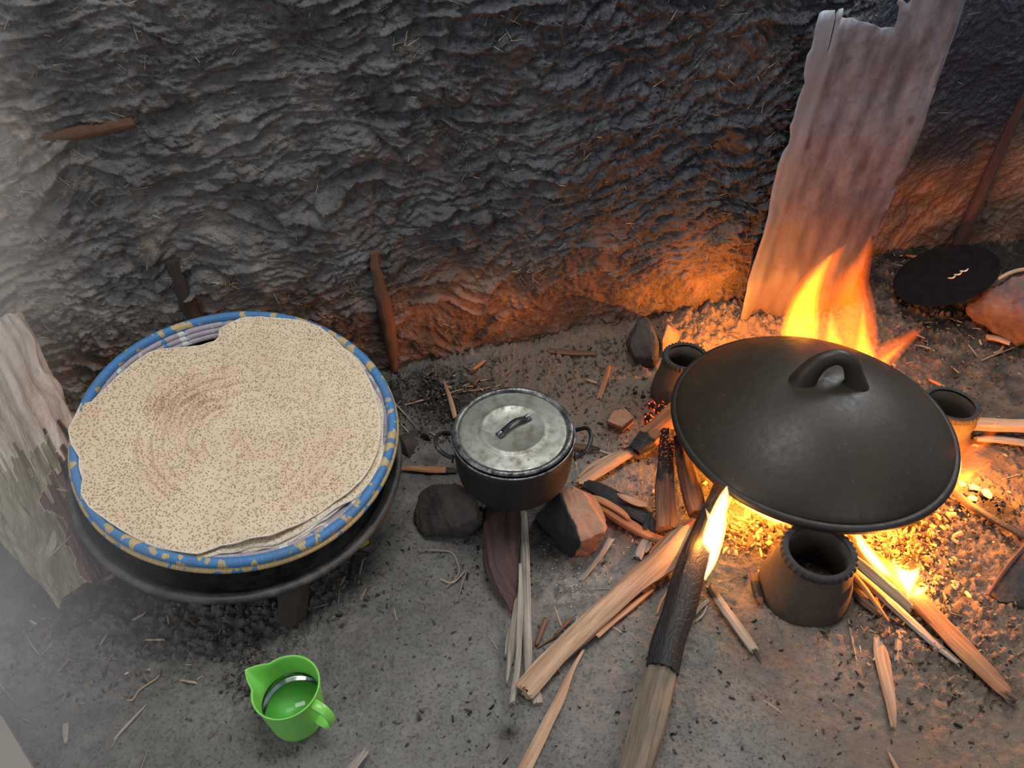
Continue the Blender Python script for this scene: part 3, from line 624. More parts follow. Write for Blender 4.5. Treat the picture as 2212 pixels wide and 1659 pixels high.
# ---------------- pan disc by the far wall
DN = Vector((-.53, .06, 1)).normalized()
dq = quat_to(DN)
disc = empty('metal_disc', (1.226, 1.753, .085), 'tilted flat soot-black round pan leaning on the red-brown boulder', 'pan', rot=dq)
M['sootdisc'] = simple('dull_soot', (.004, .004, .006), (.009, .008, .009), 30, .95, .3, .001, Specular_IOR_Level=.1)
lathe('plate', [(.0, -.004), (.105, -.003), (.128, .004), (.132, .008), (.1295, .010), (.124, .0065), (.105, .001), (.0, .0)], M['sootdisc'], disc, cap=False)
rnd = random.Random(4)
for k in range(3):
    q = tube('food_scrap', [(.002 + .018 * k, -.012 + .005 * k, .003), (.012 + .018 * k, -.02 + .004 * k, .004), (.022 + .018 * k, -.012 + .003 * k, .003)], [.002, .0035, .0015], M['injera'], None, n=8, flat=.4)
    q.data.attributes.new('edge', 'FLOAT', 'POINT'); q.location = disc.location; q.rotation_mode = 'QUATERNION'; q.rotation_quaternion = dq
    tag(q, ['curled crumb of flatbread at the middle of the tilted black pan', 'pale flatbread crumb beside the middle of the tilted black pan', 'longest flatbread crumb on the tilted black pan'][k], 'crumb', 'crumbs on the black pan')

# ---------------- leaning metal sheet
SP0, SP1 = WP(1590, 690, .05), WP(1822, 652, .05)
SN = WN; SD = WD - .05
def S2(px, py): p = onplane(px, py, SN, SD); return p
SOUT = [(1590, 690), (1596, 650), (1603, 612), (1607, 596), (1625, 545), (1636, 500), (1648, 452), (1655, 400), (1660, 382), (1665, 345), (1678, 318), (1690, 303), (1694, 285), (1692, 262), (1702, 240), (1712, 205), (1724, 170),
        (1722, 150), (1726, 108), (1736, 95), (1742, 64), (1741, 58), (1752, 20), (1762, 17), (1793, 17), (1793, 34), (1786, 70), (1781, 100), (1778, 118), (1785, 100), (1797, 45), (1797, 26), (1806, 17), (1819, 17), (1820, 30), (1816, 36),
        (1828, 40), (1843, 38), (1856, 46), (1872, 48), (1888, 53), (1904, 60), (1930, 58), (1936, 44), (1942, 22), (1943, 14), (1938, 10), (1939, 4), (1946, -4), (1960, 8), (1966, 2), (1970, -30), (1985, -90), (2060, -110),
        (2108, -95), (2085, 2), (2073, 40), (2050, 105), (2020, 190), (1985, 290), (1958, 360), (1933, 398), (1935, 412), (1915, 460), (1884, 520), (1868, 560), (1850, 600), (1836, 640), (1824, 668), (1790, 672), (1760, 684), (1735, 678), (1700, 692), (1672, 690), (1640, 664), (1620, 684)]
U_ = Vector((.9744, .2246, 0)); pts2 = []
for x, y in SOUT: p = S2(x, y); pts2.append((p.dot(U_), max(p.z, .0)))
bm = bmesh.new(); vs = [bm.verts.new((a, 0, b)) for a, b in pts2]; f = bm.faces.new(vs)
# hexagon-free fine cut: slice into strips so that it can bend
ua = [a for a, b in pts2]; za = [b for a, b in pts2]
for c_ in np.arange(min(ua) + .012, max(ua), .012): bmesh.ops.bisect_plane(bm, geom=bm.verts[:] + bm.edges[:] + bm.faces[:], plane_co=(c_, 0, 0), plane_no=(1, 0, 0))
for c_ in np.arange(.025, max(za), .025): bmesh.ops.bisect_plane(bm, geom=bm.verts[:] + bm.edges[:] + bm.faces[:], plane_co=(0, 0, c_), plane_no=(0, 0, 1))
bmesh.ops.triangulate(bm, faces=[f for f in bm.faces if len(f.verts) > 4])
W0 = SP0.dot(U_)
for v in bm.verts:
    a, z = v.co.x - W0, v.co.z
    left = W0 + .045 + .05 * (z / .8) 
    y = -.0022 * math.cos((a - .22 * z) * 2 * math.pi / .062) * .8 + .010 * n1(z * 5, 3) + .004 * n1(a * 40 + z * 9, 5) + .003 * n1(z * 30, 8)
    if v.co.x < left: y -= .35 * (left - v.co.x)
    v.co.y = y
me = bpy.data.meshes.new('metal_sheet'); bm.to_mesh(me); bm.free()
m = NT('weathered_sheet'); c = m.co(); a = m.noise(m.co(scale=(1, 1, .45)), 9, 6, .65); b = m.noise(c, 45, 5, .65); st = m.noise(m.co(scale=(60, 1, 2), rot=(0, .22, 0)), 1, 3)
col = m.mix(m.ramp(a, [(.35, 0.0), (.62, 1.0)]), sr(136, 136, 146), sr(82, 76, 82))
col = m.mix(m.ramp(b, [(.50, 0.0), (.72, .65)]), col, sr(96, 76, 72)); col = m.mix(m.ramp(st, [(.5, 0.0), (.75, .4)]), col, sr(92, 84, 88))
sp = m.ramp(m.vor(c, 17), [(.10, .65), (.24, 0.0)]); col = m.mix(sp, col, sr(80, 72, 76))
sx = m.N.new('ShaderNodeSeparateXYZ'); m.L.new(m.n('ShaderNodeTexCoord', out='Object'), sx.inputs[0])
strip = m.math('SUBTRACT', sx.outputs[0], m.math('MULTIPLY', sx.outputs[2], .0625))
col = m.mix(m.ramp(m.math('SUBTRACT', strip, W0 + .03), [(.0, .55), (.014, .0)]), col, sr(158, 164, 172))
rust = m.math('ADD', m.math('MULTIPLY', sx.outputs[2], 1.6), m.math('MULTIPLY', m.math('SUBTRACT', a, .5), .8))
col = m.mix(m.ramp(rust, [(.05, .75), (.75, .0)]), col, sr(104, 78, 66))
me.materials.append(m.done(col, .62, m.bump(m.math('ADD', a, b), .4, .003), Metallic=.15))
me.polygons.foreach_set('use_smooth', [True] * len(me.polygons))
so = bpy.data.objects.new('metal_sheet', me); COL.objects.link(so)
pp = SP0 - U_ * W0; so.location = (pp.x, pp.y, 0); so.rotation_euler = (0, 0, math.atan2(U_.y, U_.x))
md = so.modifiers.new('thickness', 'SOLIDIFY'); md.thickness = .0018
tag(so, 'tall torn grey metal sheet standing against the mud wall behind the fire', 'sheet')

# ================================================================== WOOD
def wood(path, mat, label, cat='firewood', group=None, th=.7, char=None, ember=None, n=22, seed=0, jag=.012, rough=.10, name='split_firewood', taper=(1, 1), par=None, prof=None, twist=0.0, seg=None, tone=None):
    """path: (px, py, z, width_px) read along the piece; char / ember: list of (t, value)"""
    P = []
    for x, y, z, wpx in path:
        p = G(x, y, z); r = wpx * pxm(p) / 2; fh = FH(p.x, p.y); p = G(x, y, max(z, fh)); fh = max(FH(p.x, p.y), 0); zz = max(z, fh + r * th * .8 + .0005); p = G(x, y, zz); P.append((p.x, p.y, p.z, r))
    L = sum((Vector(P[i + 1][:3]) - Vector(P[i][:3])).length for i in range(len(P) - 1))
    k = max(3, int((seg or max(L / .006, 12)) / (len(P) - 1))); S = catmull(P, k); V, F, UV, CH, EM, TN = [], [], [], [], [], []
    m = len(S); A = np.arange(n) / n * 2 * np.pi; rs = np.random.RandomState(seed + 11)
    base = 1 + .16 * pn(np.cos(A) * 1.6 + seed, np.sin(A) * 1.6 + seed * .7, seed) + rs.uniform(-.5, .5, n) * rough
    ends = (rs.uniform(0, 1, n) ** 1.5 * jag, rs.uniform(0, 1, n) ** 1.5 * jag); acc = 0; last = None
    for i, s in enumerate(S):
        p = Vector(s[:3]); T = (Vector(S[min(i + 1, m - 1)][:3]) - Vector(S[max(i - 1, 0)][:3])).normalized()
        side = T.cross(Vector((0, 0, 1))).normalized(); up = side.cross(T).normalized()
        acc += (p - last).length if last is not None else 0; last = p; t = acc / L
        gr_ = 1 + rough * .9 * pn(A / 6.283 * n * .45, np.full(n, acc * 14 + seed), seed + 3) + .10 * pn(np.cos(A) * 2 + 5, np.full(n, acc * 9 + seed) + np.sin(A), seed + 6)
        tw = twist * t
        for j in range(n):
            a = A[j] + tw; r = max(s[3], .0004) * base[j] * gr_[j]
            if prof: r *= prof(A[j])
            e = T * (ends[0][j] if i == 0 else (-ends[1][j] if i == m - 1 else 0))
            q = p + side * math.cos(a) * r + up * math.sin(a) * r * th + e
            q.z = max(q.z, .0); V.append(q); UV.append((j / n * s[3] * 4, acc))
            CH.append(np.interp(t, *zip(*char)) if char else 0); EM.append(np.interp(t, *zip(*ember)) if ember else 0)
            if tone: TN.append(tone(A[j], t))
    for i in range(m - 1):
        for j in range(n): F.append((i * n + j, i * n + (j + 1) % n, (i + 1) * n + (j + 1) % n, (i + 1) * n + j))
    for i, rev in ((0, 1), (m - 1, 0)):
        c = sum((V[i * n + j] for j in range(n)), Vector()) / n; V.append(c); UV.append((0, acc if i else 0)); CH.append(CH[i * n]); EM.append(EM[i * n]); TN.append(0)
        for j in range(n):
            f = (i * n + j, i * n + (j + 1) % n, len(V) - 1); F.append(f if not rev else f[::-1])
    c = Vector(P[len(P) // 2][:3]); c.z = 0 if par is None else c.z
    at = {'char': CH, 'ember': EM}
    if tone: at['tone'] = TN
    o = mesh(name, [v - c for v in V], F, mat, par, uv=UV, attrs=at, sharp=55, fix=True); o.location = c
    return tag(o, label, cat, group) if par is None else o

W = wood
# long charred branch that carries the front flame
W([(1575, 1030, .075, 42), (1535, 1125, .07, 50), (1497, 1220, .06, 60), (1468, 1320, .05, 66), (1443, 1400, .045, 68), (1432, 1450, .04, 70)], M['char'], 'thick long branch, burnt black in its upper half, running from griddle to the bottom edge',
  name='branch_log', th=.85, char=[(0, .30), (.2, .45), (.4, .85), (1, 1)], seed=2, jag=.012, rough=.07)
bl = W([(1440, 1425, .036, 60), (1425, 1480, .036, 66), (1410, 1545, .036, 70), (1390, 1610, .034, 66), (1362, 1720, .034, 66)], M['char'], 'x', name='bare_wood', th=.85, seed=6, rough=.09, par=None)
_b = bpy.data.objects['branch_log']; bl.parent = _b; bl.location = bl.location - _b.location
for k_ in ('category', 'group'): 
    if k_ in bl: del bl[k_]
bl['label'] = 'pale barkless lower end of the branch'
W([(1498, 1150, .05, 66), (1440, 1205, .04, 62), (1370, 1260, .03, 52), (1310, 1315, .025, 50), (1245, 1375, .02, 48), (1190, 1428, .018, 48), (1128, 1497, .018, 50)], M['pale'], 'long pale split stick running down from the fire to the pile of thin splints', th=.5, seed=4, ember=None, rough=.14)
W([(1412, 1272, .012, 6), (1370, 1305, .012, 12), (1320, 1345, .012, 14), (1285, 1375, .014, 16)], M['pale'], 'thin forked splinter along the lower side of the long pale split stick', 'splinter', seed=5, name='splinter')
W([(1500, 1120, .045, 8), (1470, 1140, .04, 18), (1425, 1175, .03, 14), (1400, 1200, .025, 4)], M['tan'], 'narrow orange splinter leaning on top end of the long pale split stick', 'splinter', seed=15, name='splinter')
W([(1262, 1400, .006, 5), (1235, 1450, .006, 10), (1210, 1510, .006, 22), (1180, 1570, .006, 24), (1120, 1690, .006, 28)], M['pale'], 'thin pale splinter lying alone and reaching the bottom edge, below the long split stick', 'splinter', seed=7, th=.4, name='splinter')
W([(1242, 1330, .01, 3), (1225, 1345, .01, 8), (1195, 1375, .01, 4)], M['brown'], 'short brown sliver above the middle of the long pale split stick', 'splinter', seed=8, name='splinter')
# under the pot
W([(1080, 1100, .05, 76), (1083, 1160, .045, 78), (1083, 1215, .04, 74), (1092, 1262, .03, 52), (1104, 1300, .02, 28), (1108, 1325, .015, 10)], M['bark'], 'dark red-brown bark log pushed under the pot', name='bark_log', th=.65, seed=9, rough=.16, char=[(0, .5), (.2, .2), (.4, 0), (1, 0)])
W([(1128, 1105, .035, 20), (1134, 1200, .03, 20), (1137, 1300, .02, 20), (1140, 1400, .012, 18), (1142, 1475, .01, 16)], M['grey_wood'], 'pale grey splint alongside the dark bark log, thickest of the bundle', 'splint', seed=10, name='splint', th=.6)
W([(1124, 1215, .04, 8), (1125, 1300, .035, 13), (1122, 1380, .025, 13), (1117, 1450, .018, 14), (1105, 1522, .01, 14)], M['grey_wood'], 'whitish splint with reddish tip, second in the bundle under the pot', 'splint', seed=11, name='splint')
W([(1120, 1260, .025, 4), (1113, 1330, .022, 13), (1104, 1400, .016, 15), (1094, 1478, .01, 4)], M['grey_wood'], 'short white pointed splint on the bark-log side of the bundle', 'splint', seed=12, name='splint')
W([(1106, 1340, .01, 3), (1098, 1380, .01, 9), (1092, 1420, .008, 4)], M['grey_wood'], 'small curled white sliver at the edge of the splint bundle', 'splint', seed=13, name='splint')
W([(1143, 1270, .01, 5), (1143, 1360, .01, 9), (1140, 1440, .01, 9)], M['tan'], 'thin orange-edged splint against the thickest pale grey splint', 'splint', seed=14, name='splint')
W([(1152, 1480, .006, 14), (1158, 1500, .006, 22), (1162, 1522, .006, 24)], M['grey_wood'], 'blunt grey block end under the tip of the long pale split stick', 'wood chip', seed=16, th=.6, name='wood_chip', jag=.002)
# stick between pot and fire
W([(1248, 1048, .02, 24), (1285, 1022, .02, 28), (1325, 995, .02, 30), (1368, 972, .02, 26)], M['pale'], 'double pale stick pointing from the pot up to the charred fire log', th=.5, seed=17, char=[(0, 0), (.75, .0), (1, .8)], rough=.16)
W([(1246, 1035, .015, 4), (1275, 1008, .02, 10), (1320, 985, .02, 12), (1360, 968, .02, 6)], M['pale'], 'thin pale splinter lying along the double stick beside the pot', 'splinter', seed=18, name='splinter')
W([(1368, 975, .02, 30), (1392, 952, .03, 46), (1425, 922, .035, 52), (1475, 872, .04, 48)], M['tan'], 'stout orange-brown split log burnt black at its lower tip, entering under the griddle', th=.6, seed=19, char=[(0, 1), (.18, 1), (.28, .25), (.8, .2), (1, .5)], ember=[(0, 0), (.7, 0), (1, 1)])
W([(1442, 930, .05, 28), (1438, 1000, .05, 36), (1438, 1070, .045, 44), (1443, 1146, .04, 52)], M['brown'], 'short squared split log with charred back and bright orange cut end', th=.65, seed=20, char=[(0, 1), (.3, .85), (.55, .45), (.75, .12), (1, 0)], ember=[(0, 1), (.3, .5), (.5, 0)], jag=.004)
W([(1468, 945, .06, 26), (1484, 1020, .06, 40), (1498, 1080, .055, 46), (1506, 1112, .05, 40)], M['brown'], 'rounded brown log beside the squared log, lit orange along its fire side', name='branch_log', th=.9, seed=21, char=[(0, .6), (.5, .3), (1, .25)], jag=.003, rough=.05)
W([(1262, 1045, .02, 26), (1300, 1062, .025, 36), (1350, 1092, .025, 40), (1400, 1125, .02, 34), (1425, 1150, .015, 18)], M['dark'], 'charred black-crusted log lying behind the soot-black stone', th=.6, seed=22, char=[(0, .4), (.2, .8), (1, .95)])
W([(1275, 1082, .03, 16), (1310, 1102, .03, 26), (1350, 1128, .025, 26), (1410, 1160, .015, 22), (1480, 1180, .01, 16)], M['tan'], 'tan split stick running behind the squared stone to the fire logs', th=.55, seed=23, char=[(0, .1), (.5, 0), (1, .1)])
W([(1268, 1072, .045, 10), (1300, 1082, .045, 16), (1340, 1105, .04, 16), (1362, 1125, .035, 8)], M['tan'], 'short reddish wood slab on top of the charred black-crusted log', 'firewood', th=.5, seed=24)
W([(1332, 1066, .05, 5), (1352, 1076, .05, 16), (1378, 1086, .045, 20), (1402, 1090, .04, 12)], M['pale'], 'pinkish ash-coated curved bark piece over the charred log', 'bark', th=.35, seed=25, name='bark_piece')
W([(1405, 1105, .03, 12), (1390, 1150, .02, 14)], M['dark'], 'small blackened stick end above the forked chip', 'stick', seed=26, char=[(0, .8), (1, .5)], name='stick')
W([(1402, 1152, .01, 12), (1390, 1175, .01, 20), (1375, 1207, .01, 20)], M['grey_wood'], 'forked wood chip with blackened top between stone and fire', 'wood chip', seed=27, char=[(0, 1), (.35, .3), (.6, 0), (1, 0)], name='wood_chip', th=.4)
W([(1410, 1165, .01, 3), (1400, 1185, .01, 7), (1393, 1195, .01, 3)], M['grey_wood'], 'little prong splitting off the forked chip', 'splinter', seed=28, name='splinter')
W([(1322, 1160, .006, 14), (1300, 1195, .006, 12), (1278, 1225, .006, 11), (1253, 1256, .006, 9)], M['grey_wood'], 'straight pale grey stick lying just below the squared stone', 'stick', seed=29, name='stick', th=.5)
W([(1420, 1190, .005, 4), (1398, 1210, .005, 8), (1368, 1243, .005, 4)], M['dark'], 'dark grey sliver parallel to the long pale split stick, on its upper side', 'splinter', seed=30, name='splinter')
W([(1478, 1232, .01, 20), (1462, 1252, .01, 20), (1445, 1268, .01, 8)], M['tan'], 'small orange wedge chip tucked against the charred branch', 'wood chip', seed=31, name='wood_chip', th=.5)
W([(1475, 1218, .012, 8), (1465, 1245, .012, 14), (1452, 1270, .01, 10)], M['pale'], 'pale upright chip beside the orange wedge chip', 'wood chip', seed=32, name='wood_chip', th=.4)
W([(1450, 1265, .004, 4), (1428, 1300, .004, 5), (1418, 1328, .004, 3)], M['pale'], 'curved hair-thin splinter between the long stick and charred branch', 'splinter', seed=33, name='splinter')
W([(1180, 1333, .005, 10), (1170, 1362, .005, 11), (1158, 1395, .005, 9)], M['brown'], 'short pinkish-brown stick right of the splint bundle, upper', 'stick', seed=34, name='stick')
W([(1208, 1372, .003, 4), (1185, 1384, .003, 5), (1160, 1400, .003, 4)], M['brown'], 'thin brown twig touching the short pinkish-brown stick', 'twig', seed=35, name='twig')
# below the griddle
W([(1530, 1263, .012, 18), (1565, 1315, .012, 22), (1605, 1370, .01, 24), (1632, 1408, .01, 20)], M['grey_wood'], 'straight pale stick with blackened tip between charred branch and front stand', 'stick', seed=36, char=[(0, 1), (.12, .75), (.3, .2), (.5, 0), (1, 0)], name='stick', th=.6)
W([(1625, 1395, .006, 10), (1638, 1418, .006, 7), (1645, 1434, .005, 3)], M['dark'], 'frayed dark tip at the end of the blackened-tip stick', 'splinter', seed=37, name='splinter')
W([(1533, 1295, .006, 8), (1515, 1310, .006, 9), (1500, 1328, .006, 8)], M['grey_wood'], 'short whitish chip beside the charred branch', 'wood chip', seed=38, name='wood_chip')
W([(1528, 1306, .004, 3), (1518, 1328, .004, 5), (1500, 1345, .004, 4)], M['grey_wood'], 'thin whitish splinter just below the whitish chip', 'splinter', seed=39, name='splinter')
W([(1628, 1235, .02, 12), (1632, 1262, .02, 20), (1640, 1295, .015, 18), (1643, 1308, .012, 12)], M['brown'], 'small burning stick propped at the foot of the front stand', 'stick', seed=40, char=[(0, 0), (.3, .1), (.4, 1), (.75, .9), (.85, .1), (1, 0)], ember=[(0, 0), (.6, 0), (.8, .6), (1, .2)], name='stick')
W([(1838, 1165, .05, 30), (1895, 1212, .045, 40), (1960, 1272, .035, 46), (2030, 1345, .025, 46), (2100, 1418, .02, 42), (2160, 1480, .018, 36), (2198, 1518, .016, 20)], M['tan'], 'longest firewood piece right of the front stand, its far tip grey and frayed', th=.55, seed=41, char=[(0, 0), (.85, 0), (.95, .45), (1, .6)])
W([(1825, 1192, .08, 22), (1870, 1228, .075, 30), (1925, 1275, .065, 30), (1972, 1318, .055, 22)], M['pale'], 'bright pale split piece lying on top of the longest firewood piece', th=.5, seed=42)
W([(1815, 1212, .03, 18), (1880, 1262, .03, 24), (1945, 1322, .025, 22), (2010, 1382, .016, 20), (2078, 1437, .01, 14)], M['grey_wood'], 'slimmer greenish-grey split stick parallel to the longest firewood piece', th=.6, seed=43)
W([(1818, 1215, .05, 10), (1860, 1262, .045, 13), (1895, 1308, .03, 10), (1922, 1345, .02, 4)], M['tan'], 'thin orange pointed splinter fanning out beside the front stand', 'splinter', seed=44, name='splinter')
W([(1825, 1250, .012, 24), (1865, 1292, .012, 30), (1905, 1330, .012, 16)], M['brown'], 'dark brown stick end under the fan of firewood by the front stand', 'stick', seed=45, char=[(0, .6), (1, .3)], name='stick')
W([(1893, 1376, .004, 12), (1903, 1415, .004, 30), (1914, 1470, .004, 28), (1924, 1525, .004, 20), (1930, 1574, .004, 9)], M['pale'], 'flat pale wood chip alone on the earth below the long firewood', 'wood chip', seed=46, name='wood_chip', th=.25)
W([(1945, 1348, .004, 13), (1941, 1390, .004, 15), (1937, 1434, .004, 10)], M['pale'], 'short upright pale chip with scorched top above the flat chip', 'wood chip', seed=47, char=[(0, 1), (.15, .3), (.3, 0), (1, 0)], name='wood_chip', th=.35)
W([(1832, 1335, .003, 3), (1840, 1375, .003, 4), (1851, 1430, .003, 3)], M['pale'], 'fine straight twig below the front stand', 'twig', seed=48, name='twig')
W([(2088, 916, .03, 36), (2150, 918, .03, 38), (2240, 920, .03, 38)], M['pale'], 'pale split log leaving the frame behind the rear stand', th=.6, seed=49)
W([(2105, 948, .012, 12), (2160, 950, .012, 20), (2240, 962, .012, 18)], M['grey_wood'], 'thin grey split stick lying along the foot of the pale log behind the rear stand', th=.6, seed=50)
W([(2055, 1055, .02, 14), (2090, 1088, .02, 18), (2140, 1118, .02, 16), (2230, 1168, .02, 18)], M['brown'], 'glowing-edged charred stick crossing the ashes by the edge of the griddle', 'stick', seed=51, char=[(0, .2), (.3, .3), (.5, .7), (1, 1)], ember=[(0, .4), (.5, .5), (.7, 0), (1, 0)], name='stick')
W([(2045, 838, .01, 5), (2025, 828, .01, 8), (2004, 818, .01, 6)], M['tan'], 'small orange chip behind the rear stand', 'wood chip', seed=52, name='wood_chip')
W([(2132, 728, .01, 14), (2155, 732, .01, 15), (2183, 742, .01, 13)], M['pale'], 'short hollow wood piece at the foot of the boulder', 'wood chip', seed=53, name='wood_chip', jag=.002)
W([(1956, 552, .01, 7), (1975, 555, .01, 9), (1994, 556, .01, 6)], M['tan'], 'small chip on the dark floor above the tilted black disc', 'wood chip', seed=54, name='wood_chip')
W([(2155, 603, .13, 7), (2180, 590, .14, 8), (2205, 583, .14, 8), (2240, 580, .14, 8)], M['pale'], 'smooth whitish bent stick sticking out over the boulder', 'stick', seed=55, name='stick', th=1, jag=0, rough=.02)
W([(1185, 757, .006, 14), (1235, 761, .006, 16), (1290, 763, .006, 12)], M['brown'], 'flat brown stick lying close to the foot of the mud wall', 'stick', seed=56, name='stick', th=.4)
W([(1316, 788, .01, 11), (1308, 820, .01, 13), (1294, 862, .008, 10)], M['tan'], 'upright tan stick left of the rear stand', 'stick', seed=57, name='stick', th=.4)
W([(1264, 819, .004, 5), (1277, 823, .004, 6), (1290, 827, .004, 4)], M['pale'], 'tiny pale chip left of the upright tan stick', 'wood chip', seed=58, name='wood_chip')
W([(958, 820, .03, 3), (968, 848, .025, 8), (978, 880, .02, 10), (984, 905, .015, 9)], M['pale'], 'pinkish splinter standing up behind the pot', 'splinter', seed=59, name='splinter')
W([(855, 1011, .006, 4), (890, 1012, .006, 14), (930, 1014, .006, 20), (975, 1016, .006, 16), (990, 1018, .006, 8)], M['tan'], 'spear-shaped orange-brown chip between basket and pot', 'wood chip', seed=60, char=[(0, 0), (.78, 0), (.84, 1), (1, 1)], name='wood_chip', th=.35)
W([(1238, 962, .01, 14), (1268, 967, .01, 17), (1297, 970, .01, 8)], M['brown'], 'brown stick with burnt end poking out by the pot handle', 'stick', seed=61, char=[(0, .1), (.6, .2), (.8, 1), (1, 1)], name='stick', th=.5)
W([(1288, 970, .004, 3), (1315, 980, .004, 5), (1345, 982, .004, 3)], M['grey_wood'], 'fine twig continuing from the burnt stick by the pot handle', 'twig', seed=62, name='twig')
W([(1020, 800, .006, 6), (1035, 788, .006, 10), (1048, 778, .006, 9)], M['tan'], 'small brown chip at the foot of the wall above the pot', 'wood chip', seed=63, name='wood_chip')
W([(1042, 815, .004, 5), (1030, 822, .004, 7), (1005, 858, .004, 2)], M['brown'], 'pointed brown splinter behind the pot', 'splinter', seed=64, name='splinter')
W([(752, 1672, .01, 22), (772, 1645, .01, 18), (794, 1620, .01, 14)], M['grey_wood'], 'pale stick stub cut by the bottom edge near the green jug', 'stick', seed=65, name='stick')
W([(1918, 1622, .004, 3), (1930, 1645, .004, 9), (1948, 1680, .004, 10)], M['pale'], 'pale splinter cut by the bottom edge below the flat chip', 'splinter', seed=66, name='splinter')
W([(770, 1198, .006, 11), (765, 1225, .006, 13), (758, 1258, .006, 8)], M['dark'], 'dark grey wood chip on the ground beside the metal pan', 'wood chip', seed=67, name='wood_chip')
W([(785, 1205, .003, 4), (780, 1225, .003, 5), (775, 1245, .003, 4)], M['grey_wood'], 'thin pale sliver parallel to the dark grey chip', 'splinter', seed=68, name='splinter')
W([(763, 1194, .012, 10), (780, 1195, .012, 11), (798, 1197, .012, 10)], M['dark'], 'squared dark chip lying across the top of the grey chips by the pan', 'wood chip', seed=69, name='wood_chip')
W([(126, 1368, .006, 7), (165, 1345, .006, 9), (222, 1318, .006, 9)], M['dark'], 'dark straight twig below the end of the big split log', 'twig', seed=70, name='twig')
W([(142, 1560, .003, 10), (141, 1582, .003, 11), (142, 1606, .003, 6)], M['grey_wood'], 'small upright pale chip on the hazy floor left of jug', 'wood chip', seed=71, name='wood_chip', th=.3)
W([(318, 1520, .003, 4), (288, 1552, .003, 6), (262, 1580, .003, 7), (240, 1604, .003, 3)], M['grey_wood'], 'long pale forked straw on the bare floor left of the jug', 'straw', seed=72, name='straw')
W([(262, 1580, .003, 4), (252, 1595, .003, 4), (238, 1618, .003, 3)], M['grey_wood'], 'lower prong of straw beside the long forked straw', 'straw', seed=73, name='straw')

# thin stalks
def stalk(L, label, wpx=3, mat='grey_wood', cat='straw', name='straw', z=.003, seed=0):
    pts = [(x, y, z, wpx * (1 if 0 < i < len(L) - 1 else .6)) for i, (x, y) in enumerate(L)]
    return W(pts, M[mat], label, cat, seed=seed, name=name, n=6, th=1, jag=0, rough=.03, seg=len(L) * 6)
ST = [([(853, 881), (900, 868), (950, 855), (1000, 840)], 'long straight straw pointing at the basket rim behind the pot', 3.5), ([(860, 874), (872, 858), (888, 840)], 'short straw crossing the long straw by the basket', 3),
      ([(848, 866), (875, 895), (905, 930)], 'grey bent stalk running down from the basket rim', 4), ([(858, 905), (880, 932), (903, 950)], 'darker stalk below the grey bent stalk by the basket', 3),
      ([(1000, 846), (1030, 842), (1062, 836)], 'straw lying horizontally just behind the pot lid', 3), ([(1000, 834), (1015, 828)], 'stub of white straw behind the pot', 4),
      ([(925, 932), (940, 940), (955, 948)], 'short pale straw pointing at the pot handle', 3), ([(903, 1188), (940, 1188), (975, 1193), (988, 1215), (990, 1240), (965, 1268)], 'curling root fibre below the dark round stone', 4),
      ([(950, 1250), (978, 1258), (1005, 1232)], 'short root fibre crossing the curling root', 3), ([(1010, 1230), (1000, 1258), (992, 1285)], 'thin stalk beside the bark log foot', 3),
      ([(1305, 1345), (1325, 1355), (1345, 1368)], 'fine straw beside the charred branch, below its splinters', 3), ([(1268, 1272), (1305, 1272), (1345, 1273)], 'faint horizontal straw above the long pale split stick', 2.5),
      ([(125, 1452), (150, 1422)], 'slanted straw in the crumbly soil below the split log', 4), ([(88, 1416), (114, 1390)], 'pale straw by the left rim of crumbly soil', 4), ([(0, 1476), (16, 1498), (32, 1516)], 'straw cut by the left frame edge', 4),
      ([(216, 1394), (226, 1378), (234, 1364)], 'bright leaf-like straw in the crumbly soil', 6), ([(262, 1508), (285, 1512), (302, 1490), (335, 1468), (345, 1458)], 'curved pale twig beneath the crumbly soil patch', 4),
      ([(48, 1552), (70, 1562)], 'short straw near the grey plank', 4), ([(305, 1659), (318, 1622)], 'straw cut by the bottom frame edge at far left', 5), ([(310, 1280), (332, 1282)], 'short straw just below the pan rim', 4),
      ([(672, 1268), (697, 1294)], 'slanted straw right of the wooden block', 4), ([(674, 1314), (695, 1308), (710, 1304)], 'pale straw lying right of the block foot', 4), ([(733, 1272), (730, 1304)], 'upright straw right of the block', 3),
      ([(50, 1362), (70, 1395), (85, 1415)], 'dim thin stalk left of the slanted straws', 3), ([(2120, 778), (2160, 762), (2205, 745)], 'long thin stalk in front of the boulder', 3), ([(1975, 745), (2000, 750), (2020, 758)], 'thin orange-lit stalk beside the small right flame', 3),
      ([(2068, 715), (2080, 728)], 'short straw in front of the tilted black disc', 3), ([(2092, 745), (2112, 770)], 'slanted stalk in front of the boulder', 3), ([(2148, 762), (2160, 758), (2167, 748)], 'curled yellowish leaf sliver in front of the boulder', 6),
      ([(1648, 1512), (1668, 1525), (1690, 1540)], 'faint straw on the bare floor below the front stand', 3), ([(2165, 1035), (2205, 1024)], 'thin chip of straw above the ashes at the frame side', 4), ([(1055, 1372), (1075, 1402)], 'faint stalk left of the splint bundle', 2.5),
      ([(1198, 1310), (1212, 1350), (1222, 1365)], 'thin dark stalk right of the pinkish-brown stick', 3), ([(700, 1262), (712, 1240)], 'short stalk just right of the pan rim', 3), ([(725, 1190), (740, 1185)], 'tiny straw below the pan rim', 4)]
for k, (L_, lb, w_) in enumerate(ST): stalk(L_, lb, w_, seed=100 + k, mat='grey_wood' if k % 4 else 'pale')

